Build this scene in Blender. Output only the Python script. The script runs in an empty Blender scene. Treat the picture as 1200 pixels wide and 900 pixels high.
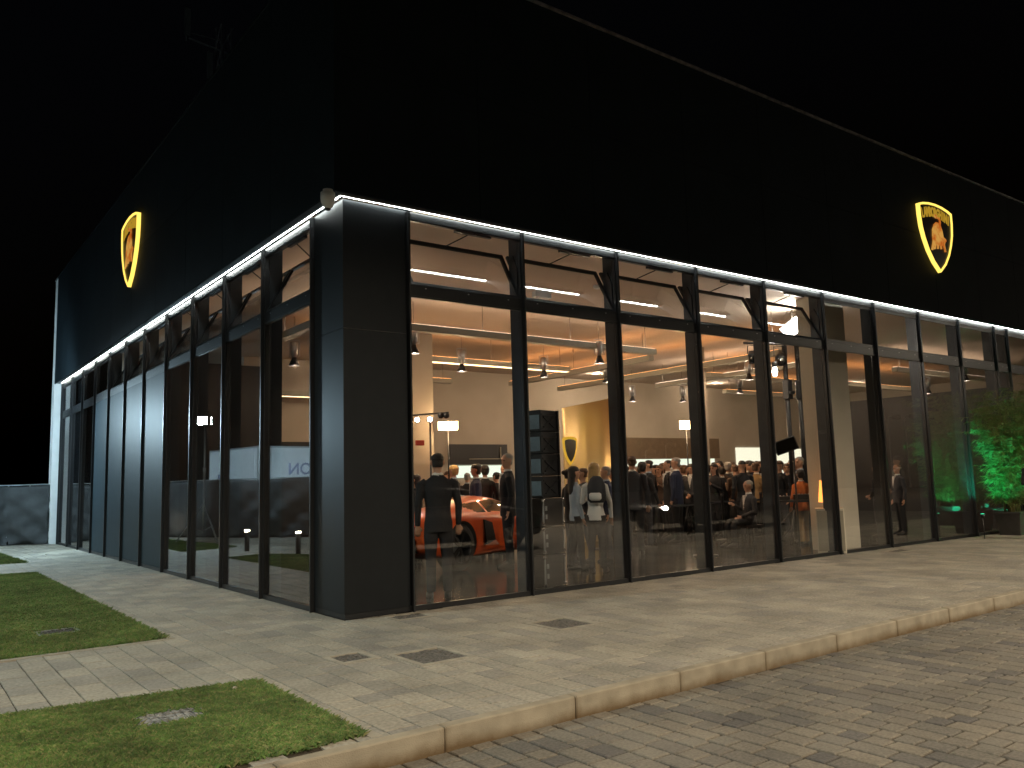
import bpy, bmesh, math, random
import numpy as np
from mathutils import Vector, Matrix
from mathutils.bvhtree import BVHTree
R = math.radians
rnd = random.Random(7)
scene = bpy.context.scene
COL = scene.collection

# ------------------------------------------------------------------ camera numbers (metres, radians)
F_PX, YAW, PITCH, ROLL = 969.05, 0.9257, 0.1175, -0.0284      # focal length for a 1200 px wide frame
CAM = Vector((-3.9012, -8.2305, 1.4))
FW = Vector((math.cos(YAW)*math.cos(PITCH), math.sin(YAW)*math.cos(PITCH), math.sin(PITCH)))
_r0 = Vector((math.sin(YAW), -math.cos(YAW), 0)); _u0 = _r0.cross(FW)
RT = _r0*math.cos(ROLL) + _u0*math.sin(ROLL); UP = RT.cross(FW)

def ray(px, py): return FW + RT*((px-600)/F_PX) - UP*((py-450)/F_PX)
def at(px, py, dist):
    """world point seen at (px, py) a given horizontal distance from the camera"""
    d = ray(px, py); t = dist/math.hypot(d.x, d.y)
    return CAM + d*t
def viewdir(px): d = ray(px, 560); return math.atan2(d.y, d.x)

# ------------------------------------------------------------------ building numbers
XR0, WR = 0.8236, 1.6851          # first mullion and bay width, entrance side
YL0, WL = 0.7995, 1.6193          # the same on the side facade
ZT = 4.60                         # top of the curtain wall
TR0, TR1 = 3.57, 3.72             # transom
OV = 0.19                         # overhang of the fascia
ZP = 7.75                         # parapet
YEND = 18.85
XEND = XR0 + WR*9 + 0.66 + WR*7
ZC = 4.68                         # ceiling
YB = 12.0                         # back wall of the showroom

# ------------------------------------------------------------------ tagging
def tag(o, label=None, cat=None, group=None, kind=None):
    if label: o['label'] = label
    if cat: o['category'] = cat
    if group: o['group'] = group
    if kind: o['kind'] = kind
    return o
def empty(name, loc, rz=0, label=None, cat=None, group=None):
    o = bpy.data.objects.new(name, None); COL.objects.link(o)
    o.location = loc; o.rotation_euler = (0, 0, rz); o.empty_display_size = .2
    return tag(o, label, cat, group)
def copy_tree(o, parent=None):
    c = o.copy(); COL.objects.link(c); c.parent = parent
    for ch in list(o.children): copy_tree(ch, c)
    return c

# ------------------------------------------------------------------ materials
def newmat(name):
    m = bpy.data.materials.new(name); m.use_nodes = True
    nt = m.node_tree; return m, nt, nt.nodes['Principled BSDF']
def mat(name, col, rough=.6, metal=0, bump=0, bscale=60, var=0, vscale=6, spec=.5, emit=None, estr=0, coat=0):
    m, nt, b = newmat(name)
    b.inputs['Base Color'].default_value = (*col, 1); b.inputs['Roughness'].default_value = rough
    b.inputs['Metallic'].default_value = metal; b.inputs['Specular IOR Level'].default_value = spec
    b.inputs['Coat Weight'].default_value = coat
    if emit: b.inputs['Emission Color'].default_value = (*emit, 1); b.inputs['Emission Strength'].default_value = estr
    tc = nt.nodes.new('ShaderNodeTexCoord')
    if var:
        n = nt.nodes.new('ShaderNodeTexNoise'); n.inputs['Scale'].default_value = vscale; n.inputs['Detail'].default_value = 5
        nt.links.new(tc.outputs['Object'], n.inputs['Vector'])
        r = nt.nodes.new('ShaderNodeMapRange'); r.inputs[1].default_value = .3; r.inputs[2].default_value = .7
        r.inputs[3].default_value = 1-var; r.inputs[4].default_value = 1+var
        nt.links.new(n.outputs['Fac'], r.inputs[0])
        mx = nt.nodes.new('ShaderNodeVectorMath'); mx.operation = 'SCALE'; mx.inputs[0].default_value = col
        nt.links.new(r.outputs[0], mx.inputs['Scale']); nt.links.new(mx.outputs[0], b.inputs['Base Color'])
    if bump:
        n = nt.nodes.new('ShaderNodeTexNoise'); n.inputs['Scale'].default_value = bscale; n.inputs['Detail'].default_value = 4
        nt.links.new(tc.outputs['Object'], n.inputs['Vector'])
        bp = nt.nodes.new('ShaderNodeBump'); bp.inputs['Strength'].default_value = bump; bp.inputs['Distance'].default_value = .02
        nt.links.new(n.outputs['Fac'], bp.inputs['Height']); nt.links.new(bp.outputs[0], b.inputs['Normal'])
    return m
def emat(name, col, s):
    m, nt, b = newmat(name); nt.nodes.remove(b)
    e = nt.nodes.new('ShaderNodeEmission'); e.inputs[0].default_value = (*col, 1); e.inputs[1].default_value = s
    nt.links.new(e.outputs[0], nt.nodes['Material Output'].inputs[0]); return m
def glass(name, f0=.075, tint=(1, 1, 1), rough=0.0):
    """thin glazing: clear transmission plus an angle dependent mirror"""
    m, nt, b = newmat(name); nt.nodes.remove(b); N = nt.nodes.new; L = nt.links.new
    g = N('ShaderNodeNewGeometry'); d = N('ShaderNodeVectorMath'); d.operation = 'DOT_PRODUCT'
    L(g.outputs['Incoming'], d.inputs[0]); L(g.outputs['Normal'], d.inputs[1])
    a = N('ShaderNodeMath'); a.operation = 'ABSOLUTE'; L(d.outputs['Value'], a.inputs[0])
    s = N('ShaderNodeMath'); s.operation = 'SUBTRACT'; s.inputs[0].default_value = 1; L(a.outputs[0], s.inputs[1])
    p = N('ShaderNodeMath'); p.operation = 'POWER'; p.inputs[1].default_value = 3.4; L(s.outputs[0], p.inputs[0])
    k = N('ShaderNodeMath'); k.operation = 'MULTIPLY_ADD'; k.inputs[1].default_value = 1-f0; k.inputs[2].default_value = f0
    L(p.outputs[0], k.inputs[0])
    t = N('ShaderNodeBsdfTransparent'); t.inputs[0].default_value = (*tint, 1)
    gl = N('ShaderNodeBsdfGlossy'); gl.inputs['Roughness'].default_value = rough
    mx = N('ShaderNodeMixShader'); L(k.outputs[0], mx.inputs[0]); L(t.outputs[0], mx.inputs[1]); L(gl.outputs[0], mx.inputs[2])
    L(mx.outputs[0], nt.nodes['Material Output'].inputs[0]); return m
def island_mat(name, cols, rough=.85, bump=.35, bscale=45, dirt=.25, gscale=1.4):
    """stone or blades whose colour varies piece by piece, with dirt and grain"""
    m, nt, b = newmat(name); N = nt.nodes.new; L = nt.links.new
    g = N('ShaderNodeNewGeometry'); cr = N('ShaderNodeValToRGB'); L(g.outputs['Random Per Island'], cr.inputs[0])
    el = cr.color_ramp.elements
    while len(el) < len(cols): el.new(.5)
    for i, c in enumerate(cols): el[i].position = i/(len(cols)-1); el[i].color = (*c, 1)
    tc = N('ShaderNodeTexCoord')
    n = N('ShaderNodeTexNoise'); n.inputs['Scale'].default_value = gscale; n.inputs['Detail'].default_value = 6; L(tc.outputs['Object'], n.inputs['Vector'])
    n2 = N('ShaderNodeTexNoise'); n2.inputs['Scale'].default_value = bscale; n2.inputs['Detail'].default_value = 5; L(tc.outputs['Object'], n2.inputs['Vector'])
    ad = N('ShaderNodeMath'); ad.operation = 'ADD'; L(n.outputs['Fac'], ad.inputs[0]); L(n2.outputs['Fac'], ad.inputs[1])
    r = N('ShaderNodeMapRange'); r.inputs[1].default_value = .75; r.inputs[2].default_value = 1.25; r.inputs[3].default_value = 1-dirt; r.inputs[4].default_value = 1+dirt
    L(ad.outputs[0], r.inputs[0])
    sc = N('ShaderNodeVectorMath'); sc.operation = 'SCALE'; L(cr.outputs[0], sc.inputs[0]); L(r.outputs[0], sc.inputs['Scale'])
    L(sc.outputs[0], b.inputs['Base Color']); b.inputs['Roughness'].default_value = rough
    if bump:
        bp = N('ShaderNodeBump'); bp.inputs['Strength'].default_value = bump; bp.inputs['Distance'].default_value = .012
        L(n2.outputs['Fac'], bp.inputs['Height']); L(bp.outputs[0], b.inputs['Normal'])
    return m

M = dict(
    paver=island_mat('tumbled_paver', [(.25,.235,.195),(.31,.285,.23),(.235,.22,.19),(.335,.305,.245),(.285,.26,.21)], bump=.5, bscale=38, dirt=.3),
    road=island_mat('road_sett', [(.145,.135,.115),(.175,.16,.13),(.10,.095,.09),(.19,.17,.135),(.155,.14,.115)], bump=.6, bscale=55, dirt=.3),
    joint=mat('joint_sand', (.05,.038,.025), .95, var=.3, vscale=20, bump=.5),
    earth=mat('earth', (.045,.04,.02), .95, var=.35, vscale=5, bump=.6),
    kerb=mat('kerb_concrete', (.29,.255,.19), .85, var=.22, vscale=5, bump=.25, bscale=130),
    edging=mat('edging_concrete', (.33,.30,.24), .85, var=.2, vscale=7, bump=.25, bscale=90),
    grass=island_mat('grass_blade', [(.08,.17,.038),(.125,.21,.052),(.07,.145,.033),(.24,.23,.10),(.10,.19,.042)], .7, 0, 14, .42, 1.6),
    cover=mat('cover_stone_infill', (.13,.12,.105), .8, var=.55, vscale=38, bump=.9, bscale=70),
    steel=mat('galvanised_steel', (.4,.42,.43), .45, .8, var=.15),
    black=mat('black_powder_coat', (.018,.019,.021), .38, 0, bump=.04, bscale=200, spec=.5),
    frame=mat('anthracite_frame', (.018,.019,.021), .36, .1, bump=.03, bscale=120),
    fin=mat('anodised_fin', (.035,.037,.04), .35, .4),
    post=mat('inner_post', (.04,.048,.056), .45, .1, var=.15),
    panel=mat('composite_panel', (.022,.034,.042), .50, 0, bump=.02, bscale=3, var=.1, spec=.09),
    column=mat('column_cladding', (.017,.020,.023), .44, .6, bump=.02, bscale=4, var=.08),
    fascia=mat('fascia_panel', (.0075,.0125,.016), .7, 0, bump=.05, bscale=30, var=.2, vscale=1.5, spec=.12),
    cap=mat('parapet_metal', (.45,.46,.47), .35, .8, var=.4, vscale=8, bump=.3, bscale=9),
    white=mat('white_render', (.72,.74,.74), .75, var=.06, vscale=3, bump=.1),
    glass=glass('clear_glazing', .085), darkglass=mat('car_glass', (.01,.012,.012), .05, spec=.8),
    led=emat('led_strip', (.93,1.0,.95), 36),
    ceil=mat('ceiling_paint', (.56,.455,.36), .9, var=.05, vscale=1),
    wall=mat('interior_wall', (.42,.36,.285), .9, var=.08, vscale=1.2),
    walldark=mat('back_panel_brown', (.16,.11,.065), .6, var=.1),
    floor=mat('polished_floor', (.022,.020,.018), .16, var=.2, vscale=2.5, spec=.3),
    partition=mat('dark_partition', (.012,.012,.013), .5),
    plaster=mat('column_plaster', (.62,.57,.46), .85, var=.06, vscale=2),
    alu=mat('brushed_aluminium', (.55,.56,.58), .32, .9),
    cream=mat('luminaire_body', (.34,.31,.24), .6),
    gold=mat('gold_curtain_sheet', (.45,.33,.15), .45, .8, bump=.15, bscale=2),
    rubber=mat('black_rubber', (.012,.012,.012), .7), cable=mat('steel_cable', (.2,.18,.16), .5, .5),
    tarp=mat('shade_cloth', (.045,.05,.052), .9, var=.25, vscale=2.5, bump=.4, bscale=60),
    orange=mat('orange_car_paint', (.88,.125,.02), .3, coat=1),
    blackcar=mat('black_car_paint', (.008,.008,.009), .25, coat=1),
    chrome=mat('chrome', (.7,.7,.72), .12, 1), redlens=mat('red_lens', (.35,.01,.01), .2),
    skin=mat('skin', (.50,.28,.18), .55, var=.08), lips=mat('lips', (.35,.12,.09), .5),
    eye=mat('eye', (.02,.015,.012), .2),
    hairdark=mat('dark_hair', (.018,.012,.009), .55, bump=.6, bscale=90), hairbrown=mat('brown_hair', (.09,.045,.022), .55, bump=.6, bscale=90),
    hairblond=mat('blond_hair', (.50,.31,.12), .5, bump=.8, bscale=70), hairgrey=mat('grey_hair', (.32,.29,.26), .6, bump=.6, bscale=90),
    clothblack=mat('black_cloth', (.012,.012,.014), .85, bump=.3, bscale=40), clothnavy=mat('navy_cloth', (.015,.022,.055), .8, bump=.3, bscale=40),
    clothgrey=mat('charcoal_cloth', (.045,.045,.05), .85, bump=.3, bscale=40), clothbrown=mat('brown_cloth', (.09,.05,.03), .85, bump=.3, bscale=40),
    clothwhite=mat('white_cloth', (.72,.70,.66), .85, bump=.3, bscale=40), clothblue=mat('pale_blue_cloth', (.38,.44,.50), .85, bump=.3, bscale=40),
    clothorange=mat('orange_cloth', (.55,.14,.03), .85, bump=.3, bscale=40), clothtan=mat('tan_cloth', (.35,.22,.10), .85),
    shoe=mat('shoe_leather', (.012,.01,.009), .35),
    warmlamp=emat('warm_lamp', (1.0,.62,.28), 55), whitelamp=emat('white_lamp', (1.0,.93,.82), 90), coollamp=emat('cool_lamp', (.72,.9,1.0), 260),
    farlamp=emat('street_lamp_lens', (1.0,.72,.38), 60), ceilfill=emat('added_ceiling_fill', (1.0,.76,.56), 10), barlight=emat('luminaire_diffuser', (1.0,.68,.36), 5.5),
    uplight=emat('luminaire_uplight', (1.0,.42,.13), 10.0),
    counter=emat('backlit_panel', (.90,1.0,.80), 1.25), counter2=emat('backlit_panel_warm', (1.0,.96,.72), 1.3),
    yellowneon=emat('yellow_neon', (1.0,.68,.12), 1.6), yellowdim=emat('dim_yellow', (1.0,.60,.06), .7), yellowband=emat('yellow_face', (1.0,.58,.05), .42),
    shieldblack=mat('shield_black', (.008,.008,.008), .3), exitred=mat('red_plastic', (.4,.05,.03), .5),
    boxlamp=emat('bollard_lamp', (1.0,.82,.55), 190), greenlamp=emat('green_lamp', (.05,1.0,.45), 2.0),
    pot=mat('planter', (.055,.05,.045), .7, var=.2), culm=mat('bamboo_culm', (.16,.15,.05), .6, var=.3),
    leaf=island_mat('bamboo_leaf', [(.12,.20,.05),(.19,.26,.07),(.10,.17,.04),(.26,.28,.09)], .6, 0, 3, .2, 1.5),
    boxwhite=mat('container_white', (.74,.76,.77), .5, var=.05), navyink=mat('navy_ink', (.13,.14,.22), .5), redink=mat('red_ink', (.5,.03,.03), .5),
    litgrille=mat('cool_lit_grille', (.20,.28,.34), .3, .3, var=.25, vscale=5), case=mat('case_laminate', (.018,.017,.016), .5, var=.2),
    orangeglow=emat('lamp_shade_glow', (1.0,.33,.06), 3.0), bulb=emat('spot_bulb', (1.0,.72,.42), 14),
    brownwood=mat('brown_wood', (.13,.07,.035), .6, var=.2),
)
def kerb_material():
    m = M['kerb']; nt = m.node_tree; N = nt.nodes.new; L = nt.links.new; b = nt.nodes['Principled BSDF']
    src = b.inputs['Base Color'].links[0].from_socket
    tc = N('ShaderNodeTexCoord'); sp = N('ShaderNodeSeparateXYZ'); L(tc.outputs['Object'], sp.inputs[0])
    n = N('ShaderNodeTexNoise'); n.inputs['Scale'].default_value = 2.2; n.inputs['Detail'].default_value = 7; n.inputs['Roughness'].default_value = .65; L(tc.outputs['Object'], n.inputs['Vector'])
    a = N('ShaderNodeMath'); a.operation = 'MULTIPLY_ADD'; a.inputs[1].default_value = .16; L(n.outputs['Fac'], a.inputs[0]); L(sp.outputs['Z'], a.inputs[2])
    r_ = N('ShaderNodeMapRange'); r_.inputs[1].default_value = -.055; r_.inputs[2].default_value = .02; L(a.outputs[0], r_.inputs[0])
    # splashed mud along the foot of the stones, and dirt gathered at the joints
    fr = N('ShaderNodeMath'); fr.operation = 'FRACT'; ad = N('ShaderNodeMath'); ad.operation = 'ADD'; ad.inputs[1].default_value = 9.26; L(sp.outputs['X'], ad.inputs[0]); L(ad.outputs[0], fr.inputs[0])
    pp = N('ShaderNodeMath'); pp.operation = 'PINGPONG'; pp.inputs[1].default_value = .5; L(fr.outputs[0], pp.inputs[0])
    rj = N('ShaderNodeMapRange'); rj.inputs[1].default_value = .0; rj.inputs[2].default_value = .05; rj.inputs[3].default_value = .6; rj.inputs[4].default_value = 1; L(pp.outputs[0], rj.inputs[0])
    mu = N('ShaderNodeMath'); mu.operation = 'MULTIPLY'; L(r_.outputs[0], mu.inputs[0]); L(rj.outputs[0], mu.inputs[1])
    mx = N('ShaderNodeMix'); mx.data_type = 'RGBA'; L(mu.outputs[0], mx.inputs['Factor']); mx.inputs[6].default_value = (.13,.085,.04,1); L(src, mx.inputs[7])
    L(mx.outputs[2], b.inputs['Base Color'])
kerb_material()
def bull_material():
    m, nt, b = newmat('bull_gold'); N = nt.nodes.new; L = nt.links.new; nt.nodes.remove(b)
    tc = N('ShaderNodeTexCoord'); n = N('ShaderNodeTexNoise'); n.inputs['Scale'].default_value = 7; n.inputs['Detail'].default_value = 3
    L(tc.outputs['Object'], n.inputs['Vector']); cr = N('ShaderNodeValToRGB'); L(n.outputs['Fac'], cr.inputs[0])
    e = cr.color_ramp.elements; e[0].position = .38; e[0].color = (.75,.17,.02,1); e[1].position = .62; e[1].color = (1,.50,.10,1)
    em = N('ShaderNodeEmission'); em.inputs[1].default_value = .6; L(cr.outputs[0], em.inputs[0]); L(em.outputs[0], nt.nodes['Material Output'].inputs[0])
    return m
M['bull'] = bull_material()

# ------------------------------------------------------------------ mesh collector
class MB:
    def __init__(s): s.v = []; s.f = []; s.mi = []; s.sm = []; s.mats = []; s.cur = 0
    def use(s, m):
        if m not in s.mats: s.mats.append(m)
        s.cur = s.mats.index(m); return s
    def add(s, vs, fs, smooth=False):
        k = len(s.v); s.v += [tuple(v) for v in vs]
        for f in fs: s.f.append(tuple(i+k for i in f)); s.mi.append(s.cur); s.sm.append(smooth)
        return s
    def box(s, x0, x1, y0, y1, z0, z1, mtx=None):
        vs = [Vector(p) for p in ((x0,y0,z0),(x1,y0,z0),(x1,y1,z0),(x0,y1,z0),(x0,y0,z1),(x1,y0,z1),(x1,y1,z1),(x0,y1,z1))]
        if mtx: vs = [mtx @ v for v in vs]
        return s.add(vs, [(0,3,2,1),(4,5,6,7),(0,1,5,4),(1,2,6,5),(2,3,7,6),(3,0,4,7)])
    def bar(s, a, b, w, h=None):
        """box bar from a to b"""
        a, b = Vector(a), Vector(b); h = h or w; d = (b-a).normalized()
        up = Vector((0,0,1)) if abs(d.z) < .95 else Vector((0,1,0)); x = d.cross(up).normalized()*w/2; y = x.cross(d).normalized()*h/2
        vs = [a-x-y, a+x-y, a+x+y, a-x+y, b-x-y, b+x-y, b+x+y, b-x+y]
        return s.add(vs, [(0,1,2,3),(4,7,6,5),(0,4,5,1),(1,5,6,2),(2,6,7,3),(3,7,4,0)])
    def tube(s, pts, rs, n=10, cap=True):
        pts = [Vector(p) for p in pts]
        if not isinstance(rs, (list, tuple)): rs = [rs]*len(pts)
        rings = []; prev = None
        for i, p in enumerate(pts):
            d = (pts[min(i+1, len(pts)-1)] - pts[max(i-1, 0)]).normalized()
            if prev is None:
                up = Vector((0,0,1)) if abs(d.z) < .9 else Vector((0,1,0)); x = d.cross(up).normalized()
            else: x = (prev - d*prev.dot(d)).normalized()
            prev = x; y = d.cross(x)
            rings.append([p + (x*math.cos(t*2*math.pi/n) + y*math.sin(t*2*math.pi/n))*rs[i] for t in range(n)])
        return s.rings(rings, cap)
    def rings(s, rings, cap=True, smooth=True):
        n = len(rings[0]); vs = [v for r in rings for v in r]; fs = []
        for i in range(len(rings)-1):
            for j in range(n): fs.append((i*n+j, i*n+(j+1)%n, (i+1)*n+(j+1)%n, (i+1)*n+j))
        s.add(vs, fs, smooth)
        if cap:
            k = len(s.v)-len(vs)
            s.f.append(tuple(k+j for j in reversed(range(n)))); s.mi.append(s.cur); s.sm.append(False)
            s.f.append(tuple(k+(len(rings)-1)*n+j for j in range(n))); s.mi.append(s.cur); s.sm.append(False)
        return s
    def ell(s, rows, n=20):
        """stack of ellipses (cx, cy, z, rx, ry)"""
        return s.rings([[(c[0]+c[3]*math.cos(t*2*math.pi/n), c[1]+c[4]*math.sin(t*2*math.pi/n), c[2]) for t in range(n)] for c in rows])
    def lathe(s, prof, c=(0,0,0), n=20):
        return s.rings([[(c[0]+r*math.cos(t*2*math.pi/n), c[1]+r*math.sin(t*2*math.pi/n), c[2]+z) for t in range(n)] for r, z in prof])
    def prism(s, poly, h, mtx=None):
        """polygon in the XY plane extruded along Z"""
        n = len(poly); vs = [Vector((x, y, 0)) for x, y in poly]+[Vector((x, y, h)) for x, y in poly]
        if mtx: vs = [mtx @ v for v in vs]
        return s.add(vs, [tuple(reversed(range(n))), tuple(range(n, 2*n))]+[(i, (i+1)%n, n+(i+1)%n, n+i) for i in range(n)])
    def mesh(s, name):
        me = bpy.data.meshes.new(name); me.from_pydata(s.v, [], s.f)
        for m in s.mats: me.materials.append(m)
        me.polygons.foreach_set('material_index', s.mi); me.polygons.foreach_set('use_smooth', s.sm); me.update(); return me
    def build(s, name, m=None, parent=None, bevel=0, seg=1):
        if m is not None and not s.mats: s.mats.append(m)
        me = s.mesh(name)
        if bevel:
            bm = bmesh.new(); bm.from_mesh(me); bmesh.ops.remove_doubles(bm, verts=bm.verts, dist=1e-5)
            bmesh.ops.bevel(bm, geom=bm.edges[:], offset=bevel, segments=seg, affect='EDGES', clamp_overlap=True)
            bm.to_mesh(me); bm.free()
        o = bpy.data.objects.new(name, me); COL.objects.link(o); o.parent = parent
        return o
def mb(m=None):
    b = MB()
    if m is not None: b.use(m)
    return b
def struct(o): o['kind'] = 'structure'; return o
def apply_mods(o):
    dg = bpy.context.evaluated_depsgraph_get(); dg.update()
    me = bpy.data.meshes.new_from_object(o.evaluated_get(dg)); o.modifiers.clear(); o.data = me; return me

# ================================================================== GROUND
def ground():
    g = mb(M['joint']); g.box(-60, 70, -60, 60, -.30, -.142)
    struct(g.build('ground'))
    bed = mb(M['joint']); bed.box(-16, 40, -3.9, 30, -.14, -.012)
    struct(bed.build('pavement_bed'))
def pavers(name, m, x0, x1, y0, y1, z, wr, lr, holes, gap=.010, bev=.003, thick=.05, jig=.0012, seed=1, rects=()):
    """courses running along Y, each cut into stones of mixed length"""
    rr = random.Random(seed); V = []; Fc = []; stones = []
    x = x0
    while x < x1:
        w = rr.uniform(*wr); y = y0 - rr.random()*lr[1]
        while y < y1:
            l = rr.choice(lr if isinstance(lr, list) else [lr[0]])*rr.uniform(.92, 1.08)
            a0, a1, b0, b1 = x+gap/2, min(x+w, x1)-gap/2, max(y, y0)+gap/2, min(y+l, y1)-gap/2
            y += l
            if a1-a0 < .03 or b1-b0 < .03: continue
            if any(h((a0+a1)/2, (b0+b1)/2) for h in holes): continue
            bits = [(a0, a1, b0, b1)]
            for (rx0, rx1, ry0, ry1) in rects:              # stones are cut to fit round the covers
                nb = []
                for (p0, p1, q0, q1) in bits:
                    if p1 <= rx0 or p0 >= rx1 or q1 <= ry0 or q0 >= ry1: nb.append((p0, p1, q0, q1)); continue
                    if p0 < rx0: nb.append((p0, rx0-.002, q0, q1))
                    if p1 > rx1: nb.append((rx1+.002, p1, q0, q1))
                    m0, m1 = max(p0, rx0), min(p1, rx1)
                    if q0 < ry0: nb.append((m0, m1, q0, ry0-.002))
                    if q1 > ry1: nb.append((m0, m1, ry1+.002, q1))
                bits = [t for t in nb if t[1]-t[0] > .012 and t[3]-t[2] > .012]
            stones += bits
        x += w
    for (a0, a1, b0, b1) in stones:
            j = [rr.uniform(-jig, jig) for _ in range(4)]; k = len(V); q = bev
            jx = [rr.uniform(-.0025, .0025) for _ in range(8)]
            base = [(a0+jx[0], b0+jx[1]), (a1+jx[2], b0+jx[3]), (a1+jx[4], b1+jx[5]), (a0+jx[6], b1+jx[7])]
            c = ((a0+a1)/2, (b0+b1)/2)
            for p in base: V.append((p[0], p[1], z-thick))
            for i, p in enumerate(base): V.append((p[0], p[1], z-q*.8+j[i]))
            for i, p in enumerate(base):
                V.append((p[0]+(q if p[0] < c[0] else -q), p[1]+(q if p[1] < c[1] else -q), z+j[i]))
            Fc.append((k+8, k+9, k+10, k+11))
            for i in range(4):
                n = (i+1) % 4
                Fc.append((k+4+i, k+4+n, k+8+n, k+8+i)); Fc.append((k+i, k+n, k+4+n, k+4+i))
    b = MB(); b.use(m); b.v = V; b.f = Fc; b.mi = [0]*len(Fc); b.sm = [False]*len(Fc)
    return struct(b.build(name))

LAWN_A = [(-1.70,.30),(-1.70,9.2),(-2.5,9.35),(-3.3,8.0),(-3.9,5.5),(-6.5,2.2),(-7.5,.30)]
LAWN_B = [(-1.68,-3.82),(-1.68,-2.09),(-8.0,-1.3),(-8.0,-3.82)]
LAWN_C = [(-1.5,11.9),(-1.75,18.0),(-2.6,18.2),(-2.95,12.3)]
def inside(poly, x, y):
    c = False; n = len(poly)
    for i in range(n):
        (x1, y1), (x2, y2) = poly[i], poly[i-1]
        if (y1 > y) != (y2 > y) and x < (x2-x1)*(y-y1)/(y2-y1)+x1: c = not c
    return c
def lawn_hole(poly):
    return lambda x, y: inside(poly, x, y)
# covers: x, y, size x, size y, rotation of the frame is the paving's
COVERS = [(-.27,-2.19,.42,.48), (1.47,-1.80,.42,.46), (-.79,-1.78,.26,.28), (.62,-.26,.36,.26), (10.4,-.42,.5,.24)]
RECTS = [(c[0]-c[2]/2-.052, c[0]+c[2]/2+.052, c[1]-c[3]/2-.052, c[1]+c[3]/2+.052) for c in COVERS]
ground()
holes = [lawn_hole(p) for p in (LAWN_A, LAWN_B, LAWN_C)]
pavers('pavement', M['paver'], -11, 0.001, -3.9, 23, 0, (.196, .206), [.2, .3, .3, .4, .16], holes, seed=3, rects=RECTS)
pavers('pavement', M['paver'], 0.001, 32, -3.9, -.0, 0, (.196, .206), [.2, .3, .3, .4, .16], holes, seed=4, rects=RECTS)
pavers('road', M['road'], -13, 27, -14, -3.995, -.13, (.148,.166), [.14, .18, .22, .27], [], gap=.017, bev=.006, jig=.0015, seed=5)
# a strip of bedding shows where the edging frames a cover
for i, c in enumerate(COVERS):
    r = empty('access_cover', (c[0], c[1], 0), 0, [
        'largest square access cover in a pale frame, between corner column and kerb',
        'access cover in the pavement in front of the second ground floor window',
        'small square access cover in the pavement, left of the larger framed one',
        'narrow access cover tight against the base of the first window by the corner column',
        'thin access cover by the glass in front of the cream interior column'][i], 'manhole cover', 'access covers set in the paving')
    b = mb(M['edging']); w, h = c[2]/2, c[3]/2
    for x0, x1, y0, y1 in ((-w-.05,w+.05,-h-.05,-h),(-w-.05,w+.05,h,h+.05),(-w-.05,-w,-h,h),(w,w+.05,-h,h)): b.box(x0,x1,y0,y1,-.05,.003)
    b.build('frame', parent=r)
    b = mb(M['cover']); n = 9
    for ix in range(n):
        for iy in range(n):
            x0 = -w+.006+ix*(2*w-.012)/n; y0 = -h+.006+iy*(2*h-.012)/n
            b.box(x0, x0+(2*w-.012)/n-.004*rnd.random(), y0, y0+(2*h-.012)/n-.004*rnd.random(), -.04, -.004+rnd.uniform(-.004,.004))
    b.build('lid', parent=r)
for i, (x, y, sx, sy, rz) in enumerate([(-2.45,-2.68,.44,.38,.0), (-2.46,1.5,.38,.32,.0)]):
    r = empty('access_cover', (x, y, 0), rz, ['worn grey access cover with pitted surface in the front lawn', 'dark access cover sunk in the larger lawn beside the path'][i], 'manhole cover', 'access covers set in the lawns')
    b = mb(M['steel']); w, h = sx/2, sy/2
    for x0, x1, y0, y1 in ((-w,w,-h,-h+.02),(-w,w,h-.02,h),(-w,-w+.02,-h+.02,h-.02),(w-.02,w,-h+.02,h-.02)): b.box(x0,x1,y0,y1,-.06,.02)
    b.build('frame', parent=r)
    b = mb(mat('worn_cover', (.26,.26,.25) if i == 0 else (.07,.065,.055), .7, .2, var=.6, vscale=30, bump=1, bscale=50)); n = 8
    for ix in range(n):
        for iy in range(n):
            x0 = -w+.024+ix*(2*w-.048)/n; y0 = -h+.024+iy*(2*h-.048)/n
            b.box(x0, x0+(2*w-.048)/n-.008, y0, y0+(2*h-.048)/n-.008, -.05, .016+rnd.uniform(-.003,.003))
    b.box(-w+.02,w-.02,-h+.02,h-.02,-.06,.006)
    b.build('lid', parent=r)

# kerb of one metre stones
def kerb():
    b = mb(M['kerb']); x = -9.26
    while x < 32:
        x0, x1 = x+.004, x+1.0-.004; y0, y1, zt, zb = -3.985, -3.905, .003, -.30; q = .010
        e = rnd.uniform(-.003, .003)
        prof = [(y0+e, zb), (y0+e, zt-q), (y0+q*.35+e, zt-q*.35), (y0+q+e, zt), (y1, zt), (y1, zb)]
        n = len(prof); vs = []
        for xx, k in ((x0, .006), (x0+.008, 0), (x1-.008, 0), (x1, .006)):
            for (y, z) in prof: vs.append((xx, y+(k if y < -3.95 else 0), z-(k if z > -.2 else 0)))
        fs = [tuple(range(n)), tuple(3*n+i for i in reversed(range(n)))]
        for s in range(3):
            for i in range(n): fs.append((s*n+i, (s+1)*n+i, (s+1)*n+(i+1)%n, s*n+(i+1)%n))
        b.add(vs, fs); x += 1.0
    struct(b.build('kerb'))
kerb()
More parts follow.
